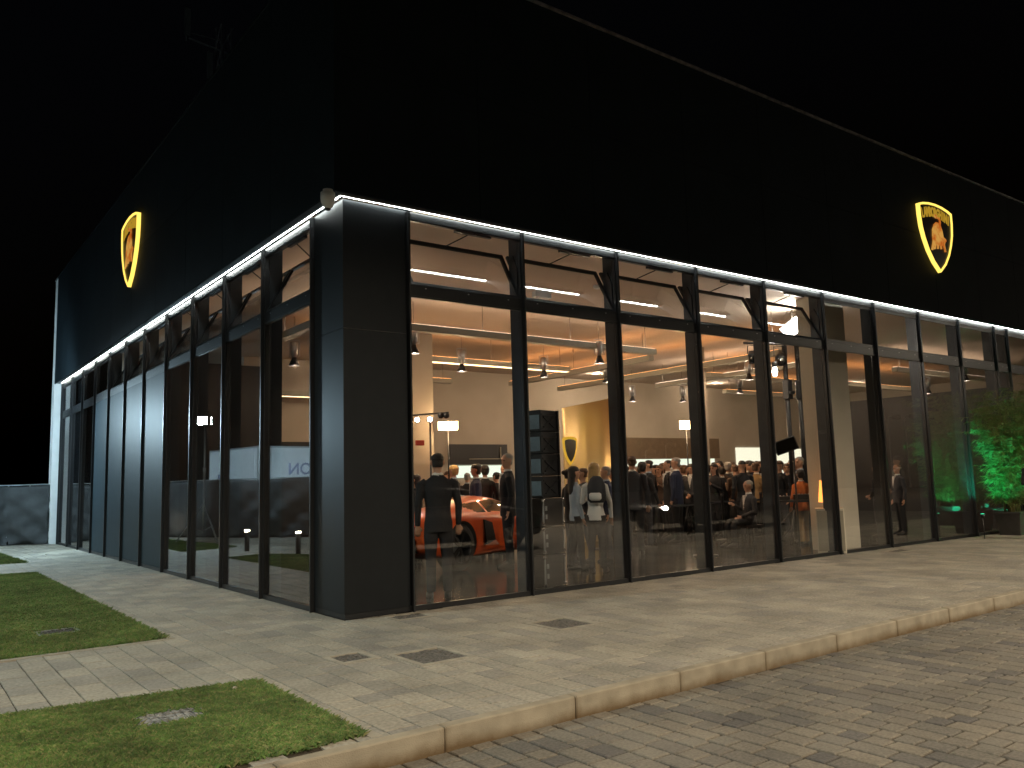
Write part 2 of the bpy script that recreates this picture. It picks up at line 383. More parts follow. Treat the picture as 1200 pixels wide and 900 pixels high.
def edging():
    b = mb(M['edging'])
    def run(pts, closed=False):
        for i in range(len(pts)-1):
            a, c = Vector((*pts[i], 0)), Vector((*pts[i+1], 0)); L = (c-a).length; n = max(1, round(L)); d = (c-a)/n
            for k in range(n):
                p, q = a+d*k+d.normalized()*.003, a+d*(k+1)-d.normalized()*.003
                b.bar(p+Vector((0,0,-.036)), q+Vector((0,0,-.036)), .07, .08)
    run([(-1.665,.27),(-1.665,9.2),(-2.5,9.38),(-3.33,8.02)]); run([(-7.5,.265),(-1.70,.265)])
    run([(-1.645,-3.88),(-1.645,-2.05)]); run([(-1.68,-2.055),(-8.0,-1.26)])
    run([(-1.47,11.9),(-1.72,18.0)]); run([(-1.5,11.87),(-2.98,12.27)])
    struct(b.build('lawn_edging'))
edging()
def lawn(poly, dens, hgt, seed, label):
    s = mb(M['earth']); s.prism(poly, .03, Matrix.Translation((0,0,-.035))); struct(s.build('lawn_soil'))
    rs = np.random.RandomState(seed); P = np.array(poly); lo, hi = P.min(0), P.max(0)
    n = int((hi-lo).prod()*dens); xy = rs.uniform(lo, hi, (n, 2))
    cz = np.ones(n, bool)
    for (cx, cy, sx, sy) in ((-2.45,-2.68,.19,.15), (-2.46,1.5,.17,.135)): cz &= ~((abs(xy[:,0]-cx) < sx) & (abs(xy[:,1]-cy) < sy))
    xy = xy[cz]; n = len(xy); keep = rs.rand(n) < np.where(xy[:,0] > -4.4, 1, .28); xy = xy[keep]; ok = np.array([inside(poly, *p) for p in xy]); xy = xy[ok]; n = len(xy)
    # clumps: uneven height
    ph = .5+.5*np.sin(xy[:,0]*3.1+np.sin(xy[:,1]*2.3)*2)*np.cos(xy[:,1]*2.7+xy[:,0])
    h = hgt*(.55+.5*rs.rand(n)+.35*ph); a = rs.rand(n)*2*np.pi; lean = rs.randn(n, 2)*.016
    w = .0019+.0017*rs.rand(n)
    dx, dy = np.cos(a)*w, np.sin(a)*w
    V = np.zeros((n, 4, 3)); V[:,0] = np.c_[xy[:,0]-dx, xy[:,1]-dy, np.full(n,-.01)]; V[:,1] = np.c_[xy[:,0]+dx, xy[:,1]+dy, np.full(n,-.01)]
    V[:,2] = np.c_[xy[:,0]+dx*.7+lean[:,0]*.5, xy[:,1]+dy*.7+lean[:,1]*.5, h*.6]
    V[:,3] = np.c_[xy[:,0]+lean[:,0]*1.5, xy[:,1]+lean[:,1]*1.5, h]
    me = bpy.data.meshes.new('grass'); I = np.arange(n)*4
    F_ = np.stack([I, I+1, I+2, I+3], 1)
    me.from_pydata(V.reshape(-1,3).tolist(), [], F_.tolist()); me.materials.append(M['grass']); me.update()
    o = bpy.data.objects.new('grass', me); COL.objects.link(o); tag(o, label, 'grass', kind='stuff')
lawn(LAWN_B, 22000, .031, 1, 'mown front lawn between the kerb and the paved path')
lawn(LAWN_A, 7000, .032, 2, 'larger mown lawn beside the paved path along the side facade')
lawn(LAWN_C, 2600, .036, 3, 'far strip of lawn near the dark fence')

# ================================================================== BUILDING
B = empty('showroom_building', (0, 0, 0), 0, 'black glass showroom lit inside, with a tall black fascia over a line of white light', 'building')
def fascia():
    b = mb(M['fascia']); g = .007
    # side facade run (faces -X) and entrance run (faces -Y), as cladding panels with fine joints
    y = -OV; 
    while y < YEND-.01:
        y2 = min(y+1.9, YEND)
        for z0, z1 in ((4.595, 6.17), (6.17, ZP)): b.box(-OV, -OV+.03, y+g/2 if y > -OV else y+.0, y2-g/2, z0+g/2, z1-g/2)
        y = y2
    x = -OV+.03
    while x < XEND:
        x2 = min(x+1.9, XEND)
        for z0, z1 in ((4.595, 6.17), (6.17, ZP)): b.box(x+g/2, x2-g/2, -OV, -OV+.03, z0+g/2, z1-g/2)
        x = x2
    b.build('fascia', parent=B)
    b = mb(M['black']); b.box(-OV+.032, 0.3, -OV+.032, YEND, 4.66, ZP-.02); b.box(.3, XEND, -OV+.032, .3, 4.66, ZP-.02)
    b.build('fascia_backing', parent=B)
    b = mb(M['cap']); b.box(-OV-.02, XEND, -OV-.03, -OV+.15, ZP, ZP+.035); b.build('parapet_cap', parent=B)
    b = mb(M['fascia']); b.box(-OV-.02, .12, -OV+.15, YEND, ZP, ZP+.03); b.build('parapet_cap', parent=B)
    b = mb(M['black']); b.box(.3, XEND, .3, YEND+.2, 4.80, 5.0); b.build('roof', parent=B)
    b = mb(M['frame']); b.box(-OV+.032, .02, -OV+.032, YEND, 4.612, 4.64); b.box(.02, XEND, -OV+.032, .02, 4.612, 4.64); b.build('soffit', parent=B)
    # light strips tucked under the soffit, hard against the facade
    b = mb(M['led']); b.box(-.047, -.035, -.05, YEND-.25, 4.602, 4.611)
    b.build('light_strip', parent=B)
    b = mb(M['led']); b.box(-.035, XEND, -.047, -.035, 4.602, 4.611); b.build('light_strip', parent=B)
    b = mb(M['alu']); b.box(-.075, -.06, -.07, YEND-.25, 4.598, 4.613); b.box(-.06, XEND, -.075, -.06, 4.598, 4.613); b.build('light_strip_channel', parent=B)
fascia()
def corner():
    b = mb(M['column'])
    # two folded cladding panels with a seam
    for z0, z1 in ((.06, 3.125), (3.131, 4.59)):
        b.prism([(0,0),(XR0-.03,0),(XR0-.03,.05),(.05,.05),(.05,YL0-.03),(0,YL0-.03)], z1-z0, Matrix.Translation((0,0,z0)))
    b.build('corner_column', parent=B)
    b = mb(M['frame']); b.box(.012,XR0,.012,.06,0,.06); b.box(.012,.06,.06,YL0,0,.06); b.build('plinth', parent=B)
corner()

def bay_frame(w):
    """window frame, facade along +X, outside towards -Y, origin at the bottom left"""
    b = mb(M['frame']); t = .032; a0, a1 = t, w-t
    b.box(a0, a1, 0, .05, 0, .055)                    # sill
    b.box(a0, a1, .002, .05, TR0, TR1)                # transom
    b.box(a0, a1, -.004, .0015, TR0+.02, TR0+.03)     # drip line
    b.box(a0, a1, 0, .05, 4.485, ZT-.008)             # head
    b.box(a0, a1, -.006, -.001, 4.50, ZT-.012)
    b.box(0, t-.001, .002, .06, .0, ZT-.01); b.box(w-t+.001, w, .002, .06, .0, ZT-.01)
    for q in (.14, .5, .86): b.use(M['alu']).box(w*q-.01, w*q+.01, -.003, .0012, TR1-.035, TR1-.026)
    return b
def pane_mb(w, z0, z1, y=.022):
    b = mb(M['glass']); t = .032; b.box(t, w-t, y, y+.008, z0, z1); return b
def sash_mb(w, h=.76):
    """opening light built in its own frame with the hinge along the bottom edge at the origin"""
    b = mb(M['frame']); t = .036; c = .045
    b.box(t, w-t, .0, .035, 0, c); b.box(t, w-t, 0, .035, h-c, h)
    b.box(t, t+c, 0, .035, c, h-c); b.box(w-t-c, w-t, 0, .035, c, h-c)
    return b
def make_bay(w, open_, name='window'):
    f = bay_frame(w).build(name, parent=B)
    pane_mb(w, .055, TR0).build('pane', parent=f)
    s = sash_mb(w).build('sash', parent=f); s.location = (0, .004, TR1+.004)
    g = mb(M['glass']); g.box(.081, w-.081, .014, .021, .045, .715); p = g.build('sash_pane', parent=f); p.location = s.location
    if open_:
        for q in (s, p): q.rotation_euler = (R(-29), 0, 0)
        # chain opener under the head and its push rod, and the scissor stay at the jamb
        b = mb(M['black']); b.box(w*.42, w*.74, .055, .10, 4.47, 4.51)
        hy, hz = .62*math.sin(R(29))+.04, TR1+.76*math.cos(R(29))
        b.bar((w*.55, .08, 4.48), (w*.44, .76*math.sin(R(29)), hz-.02), .012)
        b.build('opener', parent=f)
        b = mb(M['black'])
        b.add([(w-.045,.06,TR1+.12),(w-.045,.22,TR1+.55),(w-.045,.14,TR1+.60),(w-.045,.055,TR1+.42),
               (w-.03,.06,TR1+.12),(w-.03,.22,TR1+.55),(w-.03,.14,TR1+.60),(w-.03,.055,TR1+.42)],
              [(0,1,2,3),(4,7,6,5),(0,4,5,1),(1,5,6,2),(2,6,7,3),(3,7,4,0)])
        b.build('stay', parent=f)
    return f
def place(o, loc, rz): o.location = loc; o.rotation_euler = (0, 0, rz)
def door_panel(w):
    """solid cladding leaf under an opening light"""
    f = bay_frame(w).build('window', parent=B)
    b = mb(M['panel']); b.box(.034, w-.034, .004, .03, .06, TR0-.002); b.build('solid_panel', parent=f)
    return f
openR = make_bay(WR, True); closedR = make_bay(WR, False)
def put(src, used, loc, rz):
    if not used: place(src, loc, rz); used.append(1); return src
    c = copy_tree(src, B); place(c, loc, rz); return c
uo, uc = [], []
fins = []
for i in range(5): put(openR, uo, (XR0+i*WR, 0, 0), 0); fins.append(XR0+i*WR)
for i in range(5, 9): put(closedR, uc, (XR0+i*WR, 0, 0), 0); fins.append(XR0+i*WR)
xn = XR0+9*WR; fins.append(xn); place(make_bay(.66, False), (xn, 0, 0), 0); xn += .66
for i in range(7): put(closedR, uc, (xn+i*WR, 0, 0), 0); fins.append(xn+i*WR)
fins.append(XEND)
# side facade: the bay frame is turned so that its outside faces -X; the x axis then runs towards -Y
def rot_for_side(): return R(-90)
openL = make_bay(WL, True); closedL = make_bay(WL, False)
solidL = door_panel(WL)
for q in ('sash', 'sash_pane'):
    pass
def add_top(f, w, open_):
    s = sash_mb(w).build('sash', parent=f); s.location = (0, .004, TR1+.004)
    g = mb(M['glass']); g.box(.081, w-.081, .014, .021, .045, .715); p = g.build('sash_pane', parent=f); p.location = s.location
    if open_:
        for q in (s, p): q.rotation_euler = (R(-29), 0, 0)
        b = mb(M['black']); b.box(w*.42, w*.74, .055, .10, 4.47, 4.51); b.build('opener', parent=f)
solidL2 = door_panel(WL); add_top(solidL, WL, True); add_top(solidL2, WL, False)
u1, u2, u3, u4 = [], [], [], []
finsL = []
for k in range(11):
    y1 = YL0+(k+1)*WL; loc = (0, y1, 0)
    src, used = ((openL, u1) if k < 4 else (solidL, u2) if k < 7 else (solidL2, u3) if k == 7 else (closedL, u4))
    put(src, used, loc, R(-90)); finsL.append(YL0+k*WL)
finsL.append(YL0+11*WL)
# mullion fins and the deep posts behind them
bm_ = mb(M['fin']); bm_.box(-.011, .011, -.045, -.0, .0, ZT-.006); fin0 = bm_.build('mullion', parent=B)
bm_ = mb(M['post']); bm_.box(-.032, .032, .065, .24, 0, ZC); post0 = bm_.build('post', parent=B)
first = True
for x in fins:
    if first: a, p = fin0, post0; first = False
    else:
        a, p = fin0.copy(), post0.copy(); COL.objects.link(a); COL.objects.link(p); a.parent = p.parent = B
    a.location = (x, 0, 0); p.location = (x, 0, 0)
for k, y in enumerate(finsL):
    a = fin0.copy(); COL.objects.link(a); a.parent = B; a.location = (0, y, 0); a.rotation_euler = (0, 0, R(-90))
    p = post0.copy(); COL.objects.link(p); p.parent = B; p.location = (0, y, 0); p.rotation_euler = (0, 0, R(-90))
b = mb(M['frame']); b.box(0, .05, finsL[-1]+.02, YEND-.0, 0, 4.60); b.build('end_post', parent=B)
b = mb(M['white']); b.box(-OV, .4, YEND+.003, YEND+.42, 0, ZP-.02); b.build('end_wall', parent=B)
b = mb(M['steel']); b.box(-OV-.02,.42, YEND+.0, YEND+.44, ZP-.02, ZP+.02); b.build('end_wall_cap', parent=B)
# interior shell
struct(mb(M['floor']).box(.05, XEND, .055, YB+7, -.1, .002).build('floor'))
b = mb(M['ceil']); b.box(.05, XEND, .06, YB, ZC, ZC+.1); struct(b.build('ceiling'))
b = mb(M['wall']); b.box(3.0, XEND, YB, YB+.15, 0, ZC); b.box(XEND-.15, XEND, .1, YB, 0, ZC)
b.box(.3, 3.0, YEND-.4, YEND-.25, 0, ZC); b.box(3.0, 3.15, YB+.15, YEND-.25, 0, ZC)
b.build('interior_wall', parent=B)
struct(mb(M['ceil']).box(.05, 3.0, YB, YEND-.3, ZC, ZC+.1).build('ceiling'))
b = mb(M['walldark']); b.box(7.6, 8.05, YB-.4, YB-.003, 0, 3.0); b.build('pilaster', parent=B)
b = mb(M['walldark']); b.box(15.6, 20.9, YB-.06, YB-.003, 2.05, 2.78); b.build('wall_panel', parent=B)
b = mb(M['partition']); b.box(8.95, 11.0, YB-.10, YB-.004, 1.93, 2.52); b.build('wall_screen', parent=B)
b = mb(M['cream']); b.box(9.6, 10.8, YB-.14, YB-.102, 2.08, 2.10); b.box(10.72, 10.74, YB-.14, YB-.102, 2.10, 2.44); b.build('wall_screen_trim', parent=B)
b = mb(M['counter']); b.box(8.95, 11.0, YB-.05, YB-.004, 1.55, 1.90); b.build('lit_panel', parent=B)
b = mb(M['counter']); b.box(15.9, 20.6, YB-.05, YB-.004, 1.35, 2.04); b.build('lit_panel', parent=B)
b = mb(M['counter2']); b.box(21.9, 23.9, YB-.05, YB-.004, 1.2, 2.45); b.box(23.92, 26.8, YB-.052, YB-.004, 1.2, 2.40); b.build('lit_panel', parent=B)
b = mb(M['partition']); b.box(.35, 2.9, 10.0, 10.12, 0, 4.15); b.box(2.903, 4.7, 10.0, 10.12, 0, 2.45); b.build('partition', parent=B)  # the low second box is added to darken the view through the side windows
# dark full height partition square to the glass, and a cream plastered column
b = mb(M['partition']); b.box(16.68, 16.8, .30, 5.2, 0, 3.28); b.build('partition', parent=B)
b = mb(M['plaster']); b.box(9.75, 10.62, .42, .86, .003, ZC); b.build('plastered_column', parent=B)
b = mb(M['wall']); b.box(12.3, 12.6, 5.5, 5.8, .003, ZC); b.build('inner_column', parent=B)

# ================================================================== CAMERA, WORLD (lights further down)
cd = bpy.data.cameras.new('camera'); cam = bpy.data.objects.new('camera', cd); COL.objects.link(cam)
cam.matrix_world = Matrix((( RT.x, UP.x, -FW.x, CAM.x), (RT.y, UP.y, -FW.y, CAM.y), (RT.z, UP.z, -FW.z, CAM.z), (0,0,0,1)))
cd.sensor_width = 36; cd.lens = 36*F_PX/1200; cd.clip_end = 600; cd.clip_start = .05
scene.camera = cam
w = bpy.data.worlds.new('World'); scene.world = w; w.use_nodes = True
bg = w.node_tree.nodes['Background']; sk = w.node_tree.nodes.new('ShaderNodeTexSky'); sk.sky_type = 'NISHITA'; sk.sun_disc = False
sk.sun_elevation = R(-4.5); sk.sun_rotation = R(250)
w.node_tree.links.new(sk.outputs[0], bg.inputs[0]); bg.inputs[1].default_value = .11

# ================================================================== ILLUMINATED SIGNS
XZ = Matrix(((1,0,0,0),(0,0,-1,0),(0,1,0,0),(0,0,0,1)))
def text_mesh(s, size, m, depth=.004, sx=1, bold=0):
    cu = bpy.data.curves.new('lettering', 'FONT'); cu.body = s; cu.size = size; cu.extrude = depth; cu.offset = bold
    cu.align_x = 'CENTER'; cu.align_y = 'CENTER'; cu.resolution_u = 3
    o = bpy.data.objects.new('tmp', cu); COL.objects.link(o)
    dg = bpy.context.evaluated_depsgraph_get(); me = bpy.data.meshes.new_from_object(o.evaluated_get(dg))
    bpy.data.objects.remove(o); me.materials.clear(); me.materials.append(m); return me
def text_into(b, s, size, mtx, depth=.004, bold=0):
    me = text_mesh(s, size, M['black'], depth, bold=bold)
    b.add([mtx @ v.co for v in me.vertices], [tuple(p.vertices) for p in me.polygons]); bpy.data.meshes.remove(me)
SH = [(0,.045),(.0,.20),(.025,.38),(.085,.54),(.18,.71),(.32,.87),(.5,1.0)]
SH = SH + [(1-x, y) for x, y in reversed(SH[:-1])] + [(.88,.012),(.7,-.015),(.5,-.025),(.3,-.015),(.12,.012)]
def make_sign(loc, rz, label):
    w, h = 1.38, 1.42; r = empty('shield_sign', loc, rz, label, 'illuminated sign', 'lit shield signs on the fascia')
    P = [((x-.5)*w, (1-y)*h) for x, y in SH]; c = Vector((0, .56*h))
    ins = [(x*(1-.066), (y-c.y)*(1-.056)+c.y) for x, y in P]
    def shift(k): return XZ @ Matrix.Translation((0, 0, k))
    b = mb(M['shieldblack']); b.prism(ins, .03, shift(.02)); b.build('face', parent=r)
    b = mb(M['yellowneon']); n = len(P)
    vs = [XZ @ Vector((x, y, k)) for k in (.0, .07) for q in (P, ins) for x, y in q]
    fs = []
    for i in range(n):
        j = (i+1) % n
        fs += [(i, j, n+j, n+i), (2*n+i, 3*n+i, 3*n+j, 2*n+j), (i, 2*n+i, 2*n+j, j), (n+i, n+j, 3*n+j, 3*n+i)]
    b.add(vs, fs); b.build('border', parent=r)
    # capitals following the curved head of the shield
    b = mb(M['yellowband']); word = 'LAMBORGHINI'; cw = .107
    for i, ch in enumerate(word):
        u = (i-(len(word)-1)/2)*cw; v = h*(1-.112) - .11*(u/.6)**2
        sx = .60 if ch != 'I' else .8
        text_into(b, ch, .27, shift(.052) @ Matrix.Translation((u, v, 0)) @ Matrix.Rotation(-.33*u, 4, 'Z') @ Matrix.Diagonal((sx, 1, 1, 1)), .006, .012)
    b.build('lettering', parent=r)
    bull = [(.42,.29),(.50,.25),(.565,.255),(.62,.24),(.625,.20),(.58,.185),(.50,.19),(.455,.175),(.45,.145),(.49,.135),(.53,.145),(.535,.16),(.50,.158),(.485,.167),
            (.52,.172),(.60,.165),(.655,.19),(.66,.24),(.645,.28),(.69,.36),(.715,.45),(.80,.475),(.81,.50),(.765,.525),(.735,.56),(.755,.64),(.775,.665),(.73,.675),(.70,.60),(.665,.565),
            (.63,.60),(.625,.64),(.585,.645),(.58,.60),(.55,.575),(.52,.60),(.505,.65),(.46,.655),(.465,.60),(.44,.575),(.41,.62),(.385,.67),(.345,.675),(.36,.625),(.375,.58),
            (.33,.63),(.295,.695),(.255,.69),(.285,.63),(.325,.56),(.325,.47),(.345,.38)]
    b = mb(M['bull']); b.prism([((x-.5)*w*.86-.02, (1-y)*h) for x, y in bull], .02, shift(.052)); b.build('bull', parent=r)
    return r
make_sign((13.24, -OV-.004, 5.43), 0, 'yellow lit shield with a charging bull, high on the entrance fascia below the roof line')
make_sign((-OV-.004, 9.35, 5.50), R(-90), 'yellow lit shield with a charging bull, high on the side fascia above the opening windows')

# small camera under the corner of the fascia
r = empty('security_camera', (-.25, -.16, 4.60), 0, 'small pale security camera hanging under the corner of the black fascia', 'security camera')
mb(M['boxwhite']).lathe([(.0,-.0),(.055,-.005),(.055,-.03),(.0,-.03)], n=20).build('mount', parent=r)
b = mb(M['boxwhite']); b.lathe([(.045,-.03),(.078,-.04),(.08,-.10),(.072,-.145),(.055,-.19),(.03,-.215),(0,-.22)], n=24); b.build('housing', parent=r)
b = mb(M['black']); b.lathe([(.03,-.2155),(.028,-.232),(0,-.235)], n=16); b.build('lens', parent=r)

# ================================================================== LIGHTS THE PLACE HAS
def lamp(name, loc, col, power, radius=.1, kind='POINT', rot=None, spot=None, parent=None, sx=None, sy=None):
    l = bpy.data.lights.new(name, kind); l.color = col; l.energy = power
    if kind == 'AREA': l.shape = 'RECTANGLE'; l.size = sx; l.size_y = sy
    else: l.shadow_soft_size = radius
    if kind == 'SPOT': l.spot_size = spot; l.spot_blend = .6
    o = bpy.data.objects.new(name, l); COL.objects.link(o); o.location = loc
    if rot: o.rotation_euler = rot
    if parent: o.parent = parent
    return o
def aim(a, b): return (Vector(b)-Vector(a)).to_track_quat('-Z', 'Y').to_euler()

def street_lamp(x, y, h, face, label, power=0, lens=None, col=(1.0,.84,.63)):
    r = empty('street_lamp', (x, y, -.12), face, label, 'street lamp', 'street lamps across the road')
    b = mb(M['steel']); b.tube([(0,0,0),(0,0,.35)], [.11,.10], 14); b.tube([(0,0,.35),(0,0,h-.15),(.12,0,h-.02),(.45,0,h+.03)], [.07,.045,.04,.035], 12); b.build('pole', parent=r)
    b = mb(M['frame']); b.ell([(.85,0,h-.02,.42,.15),(.85,0,h+.04,.40,.14),(.85,0,h+.085,.25,.08)], 20); b.build('lamp_head', parent=r)
    b = mb(lens or M['farlamp']); b.ell([(.88,0,h-.045,.22,.09),(.88,0,h-.022,.26,.11)], 16); b.build('lens', parent=r)
    # cut-off skirt added to block this light from the upper facade
    n = 28; b = mb(M['frame']); b.rings([[(.88+q*math.cos(t*2*math.pi/n), q*math.sin(t*2*math.pi/n), z) for t in range(n)] for q, z in ((.40,h-.325),(.40,h+.0),(.39,h+.0),(.39,h-.325))], cap=False); b.build('skirt', parent=r)
    if power: lamp('street_light', (.88,0,h-.16), col, power, .08, parent=r)
    return r
street_lamp(-4.4, -13.2, 7.6, R(75), 'street lamp behind the camera that lights the road and kerb', 4200)
street_lamp(13.0, -13.6, 7.6, R(95), 'street lamp further along the far side of the road', 4500)
street_lamp(5.2, -13.4, 7.6, R(85), 'street lamp standing between its two neighbours on the far side of the road', 1900)
for i, (x, y, h) in enumerate([(53.9,-45,4.5), (51.2,-45,3.9), (80,-46,6.1), (68.0,-31,6.3), (69.4,-30.2,6.4), (79.4,-30,6.7), (47.2,-20.4,9.5)]):
    lp = street_lamp(x, y, h+.1, R(100), ['distant street lamp mirrored as a small white point by its pole in the third window', 'distant warm street lamp mirrored left of the third window', 'distant lamp mirrored on the cream column',
        'first of two warm lamps mirrored above the dark partition', 'second of two warm lamps mirrored above the dark partition', 'warm lamp mirrored near the bamboo', 'tall street lamp mirrored under the transom of the seventh window'][i])
lamp('street_light', (.88,0,9.3), (1,.85,.65), 2600, .15, parent=lp)

street_lamp(-12.0, 3.0, 7.6, 0, 'cool white street lamp beyond the lawns on the side facade', 3300, col=(.86,1.0,.93))
# floodlight tower on the lawn strip, seen mirrored in the side windows
T = (-3.02, 15.31); r = empty('floodlight_stand', (*T, 0), .3, 'tall tripod floodlight stand burning cool white, mirrored in the side windows', 'floodlight')
b = mb(M['alu']); b.tube([(0,0,.25),(0,0,2.0)], .03, 10); b.tube([(0,0,1.9),(0,0,3.2)], .022, 10)
b.lathe([(.04,1.9),(.04,2.02)], n=12); b.build('mast', parent=r)
for k in range(3):
    a = k*2*math.pi/3; b = mb(M['alu']); b.tube([(0,0,1.05),(.7*math.cos(a),.7*math.sin(a),.02)], .014, 8)
    b.tube([(0,0,.3),(.44*math.cos(a),.44*math.sin(a),.42)], .009, 8); b.build('leg', parent=r)
for k in range(3):
    a = k*2*math.pi/3+1.0
    mt = Matrix.Translation((.12*math.cos(a), .12*math.sin(a), 3.32)) @ Matrix.Rotation(a, 4, 'Z')
    b = mb(M['black']); b.box(-.05,.03,-.14,.14,-.12,.12, mt); h = b.build('lamp_head', parent=r)
    b = mb(M['coollamp']); b.box(.032,.036,-.125,.125,-.105,.105, mt); b.build('lens', parent=h)

for az, pw in ((128, 13000), (-48, 1100), (45, 820), (195, 300)):     # each head is aimed a different way
    a = R(az); q = Vector((T[0]+.30*math.cos(a), T[1]+.30*math.sin(a), 3.32))
    lamp('flood_light', q, (.60,.86,1.0), pw, .07, 'SPOT', aim(q, q+Vector((math.cos(a), math.sin(a), {128: .02, -48: -.62}.get(az, -.28)))), R({128: 66, -48: 104}.get(az, 150)))
for i, (x, y) in enumerate([(-2.63, 10.71), (-3.02, 8.69), (-2.75, 18.1)]):
    r = empty('bollard_light', (x, y, 0), 0, ['short black bollard light by the far corner of the larger lawn', 'short black bollard light on the path side of the larger lawn', 'short black bollard light by the dark fence'][i], 'bollard light', 'bollard lights by the lawns')
    b = mb(M['black']); b.lathe([(.055,0),(.055,.44),(.0,.44)], n=18); b.build('body', parent=r)
    mb(M['boxlamp']).lathe([(.045,.441),(.045,.485),(0,.485)], n=18).build('lens', parent=r)
    mb(M['black']).lathe([(.058,.486),(.058,.505),(0,.51)], n=18).build('lid', parent=r)

# fence with dark shade cloth
def fence():
    P = [(-.20,18.9),(-1.2,19.55),(-2.8,18.9),(-3.8,17.0),(-4.6,15.4),(-6.6,13.2),(-10.5,9.5)]
    r = empty('cloth_fence', (0,0,0), 0, 'temporary fence hung with creased dark grey shade cloth at the far end', 'fence')
    rows = []; NZ = 16; pts = []
    for i in range(len(P)-1):
        a, c = Vector(P[i]), Vector(P[i+1]); n = max(2, int((c-a).length/.08))
        for k in range(n): pts.append((a+(c-a)*k/n, (c-a).normalized()))
    vs = []; s = 0
    for j, (p, d) in enumerate(pts):
        nrm = Vector((-d.y, d.x)); s = j*.08
        for k in range(NZ+1):
            z = .02+1.66*k/NZ; t = k/NZ
            sag = .02*math.sin(s*2.1)*(t > .9)
            o = (.035*math.sin((s*1.0-z*1.5)*5.0+math.sin(s)*2)+.02*math.sin((s+z*2.2)*7)+.012*math.sin(s*13+z*9))*(1-t**3)*(1.2+.9*math.sin(s*.9+1)) + .07*(1-t*.7)*math.exp(-45*(((s*.42-z*.62) % 1)-.5)**2) - .05*(1-t*.6)*math.exp(-60*(((s*.31-z*.75+.3) % 1)-.5)**2)
            vs.append((p.x+nrm.x*o, p.y+nrm.y*o, z-sag))
    n = len(pts); fs = [(j*(NZ+1)+k, (j+1)*(NZ+1)+k, (j+1)*(NZ+1)+k+1, j*(NZ+1)+k+1) for j in range(n-1) for k in range(NZ)]
    b = mb(M['tarp']); b.add(vs, fs, True); o = b.build('cloth', parent=r)
    md = o.modifiers.new('t', 'SOLIDIFY'); md.thickness = .006; apply_mods(o)
    for i in range(len(P)):
        for q in ((0,) if i == len(P)-1 else (0, .5)):
            a = Vector(P[i]) + (Vector(P[min(i+1, len(P)-1)])-Vector(P[i]))*q; a += Vector((.05,.10)) if i < 2 else Vector((-.10,.02))
            b = mb(M['steel']); b.tube([(a.x,a.y,0),(a.x,a.y,1.72)], .021, 8); b.build('post', parent=r)
    b = mb(M['steel']); b.tube([(x+(.05 if i < 2 else -.1), y+.05, 1.70) for i, (x, y) in enumerate(P)], .017, 8); b.build('rail', parent=r)
fence()
# white site container behind the fence, mirrored in the side windows
def container():
    r = empty('site_container', (-7.45, 23.4, -.02), R(-7), 'white site container with dark capital letters, behind the cloth fence', 'container')
    L, D, H = 7.5, 4.4, 3.05
    b = mb(M['boxwhite']); b.box(-L, 0, .0, D, .12, H)
    for k in range(int(L/.6)): b.box(-L+.3+k*.6-.015, -L+.3+k*.6+.015, -.012, -.001, .2, H-.1)
    b.build('body', parent=r)
    b = mb(M['steel'])
    for x in (-L-.01, 0.01-.08):
        for y in (-.01, D-.07): b.box(x, x+.08, y, y+.08, 0, H+.04)
    b.box(-L+.07, -.07, -.012, .04, H-.04, H+.03); b.box(-.05,.012,.07,D-.07,H-.04,H+.03)
    b.build('corner_posts', parent=r)
    b = mb(M['boxwhite']); b.box(.004, .03, .25, D/2-.01, .2, H-.15); b.box(.004, .03, D/2+.01, D-.25, .2, H-.15); b.build('door', parent=r)
    b = mb(M['navyink']); mt = Matrix.Translation((-1.95, -.018, 2.15)) @ XZ
    text_into(b, 'LON', .66, mt, .004, .008); b.build('lettering', parent=r)
    # notice on the end facing +X
    b = mb(M['navyink']); b.box(.031,.034,2.6,3.5,1.75,2.05); b.build('notice', parent=r)
container()

# telecom mast standing behind the building, barely lit
m_ = at(262, 60, 46); r = empty('telecom_mast', (m_.x, m_.y, -.1), .2, 'dim lattice telecom mast standing behind the showroom roof', 'mast')
b = mb(M['steel']); Hm = 27; 
for sx, sy in ((-.35,-.35),(.35,-.35),(.35,.35),(-.35,.35)): b.tube([(sx,sy,0),(sx*.8,sy*.8,Hm)], .05, 6)
for k in range(18):
    z = k*Hm/18; b.bar((-.35,-.35,z),(.35,-.35,z+Hm/18),.03); b.bar((.35,-.35,z),(.35,.35,z+Hm/18),.03); b.bar((.35,.35,z),(-.35,.35,z+Hm/18),.03); b.bar((-.35,.35,z),(-.35,-.35,z+Hm/18),.03)
b.build('lattice', parent=r)
for (x, y, z) in ((-.95,-.3,23.6), (1.0,.2,23.8), (-1.9,.4,26.0)):
    b = mb(M['tarp']); b.box(x-.14,x+.14,y-.08,y+.08,z,z+1.5); b.tube([(x,y+.1,z-.3),(x,y+.1,z+1.7)], .04, 8); b.bar((x,y+.1,z+.2),(0,0,z+.2),.05); b.build('antenna', parent=r)
b = mb(M['steel']); b.bar((-2,0,25.6),(1.2,0,25.6),.07); b.build('crossarm', parent=r)

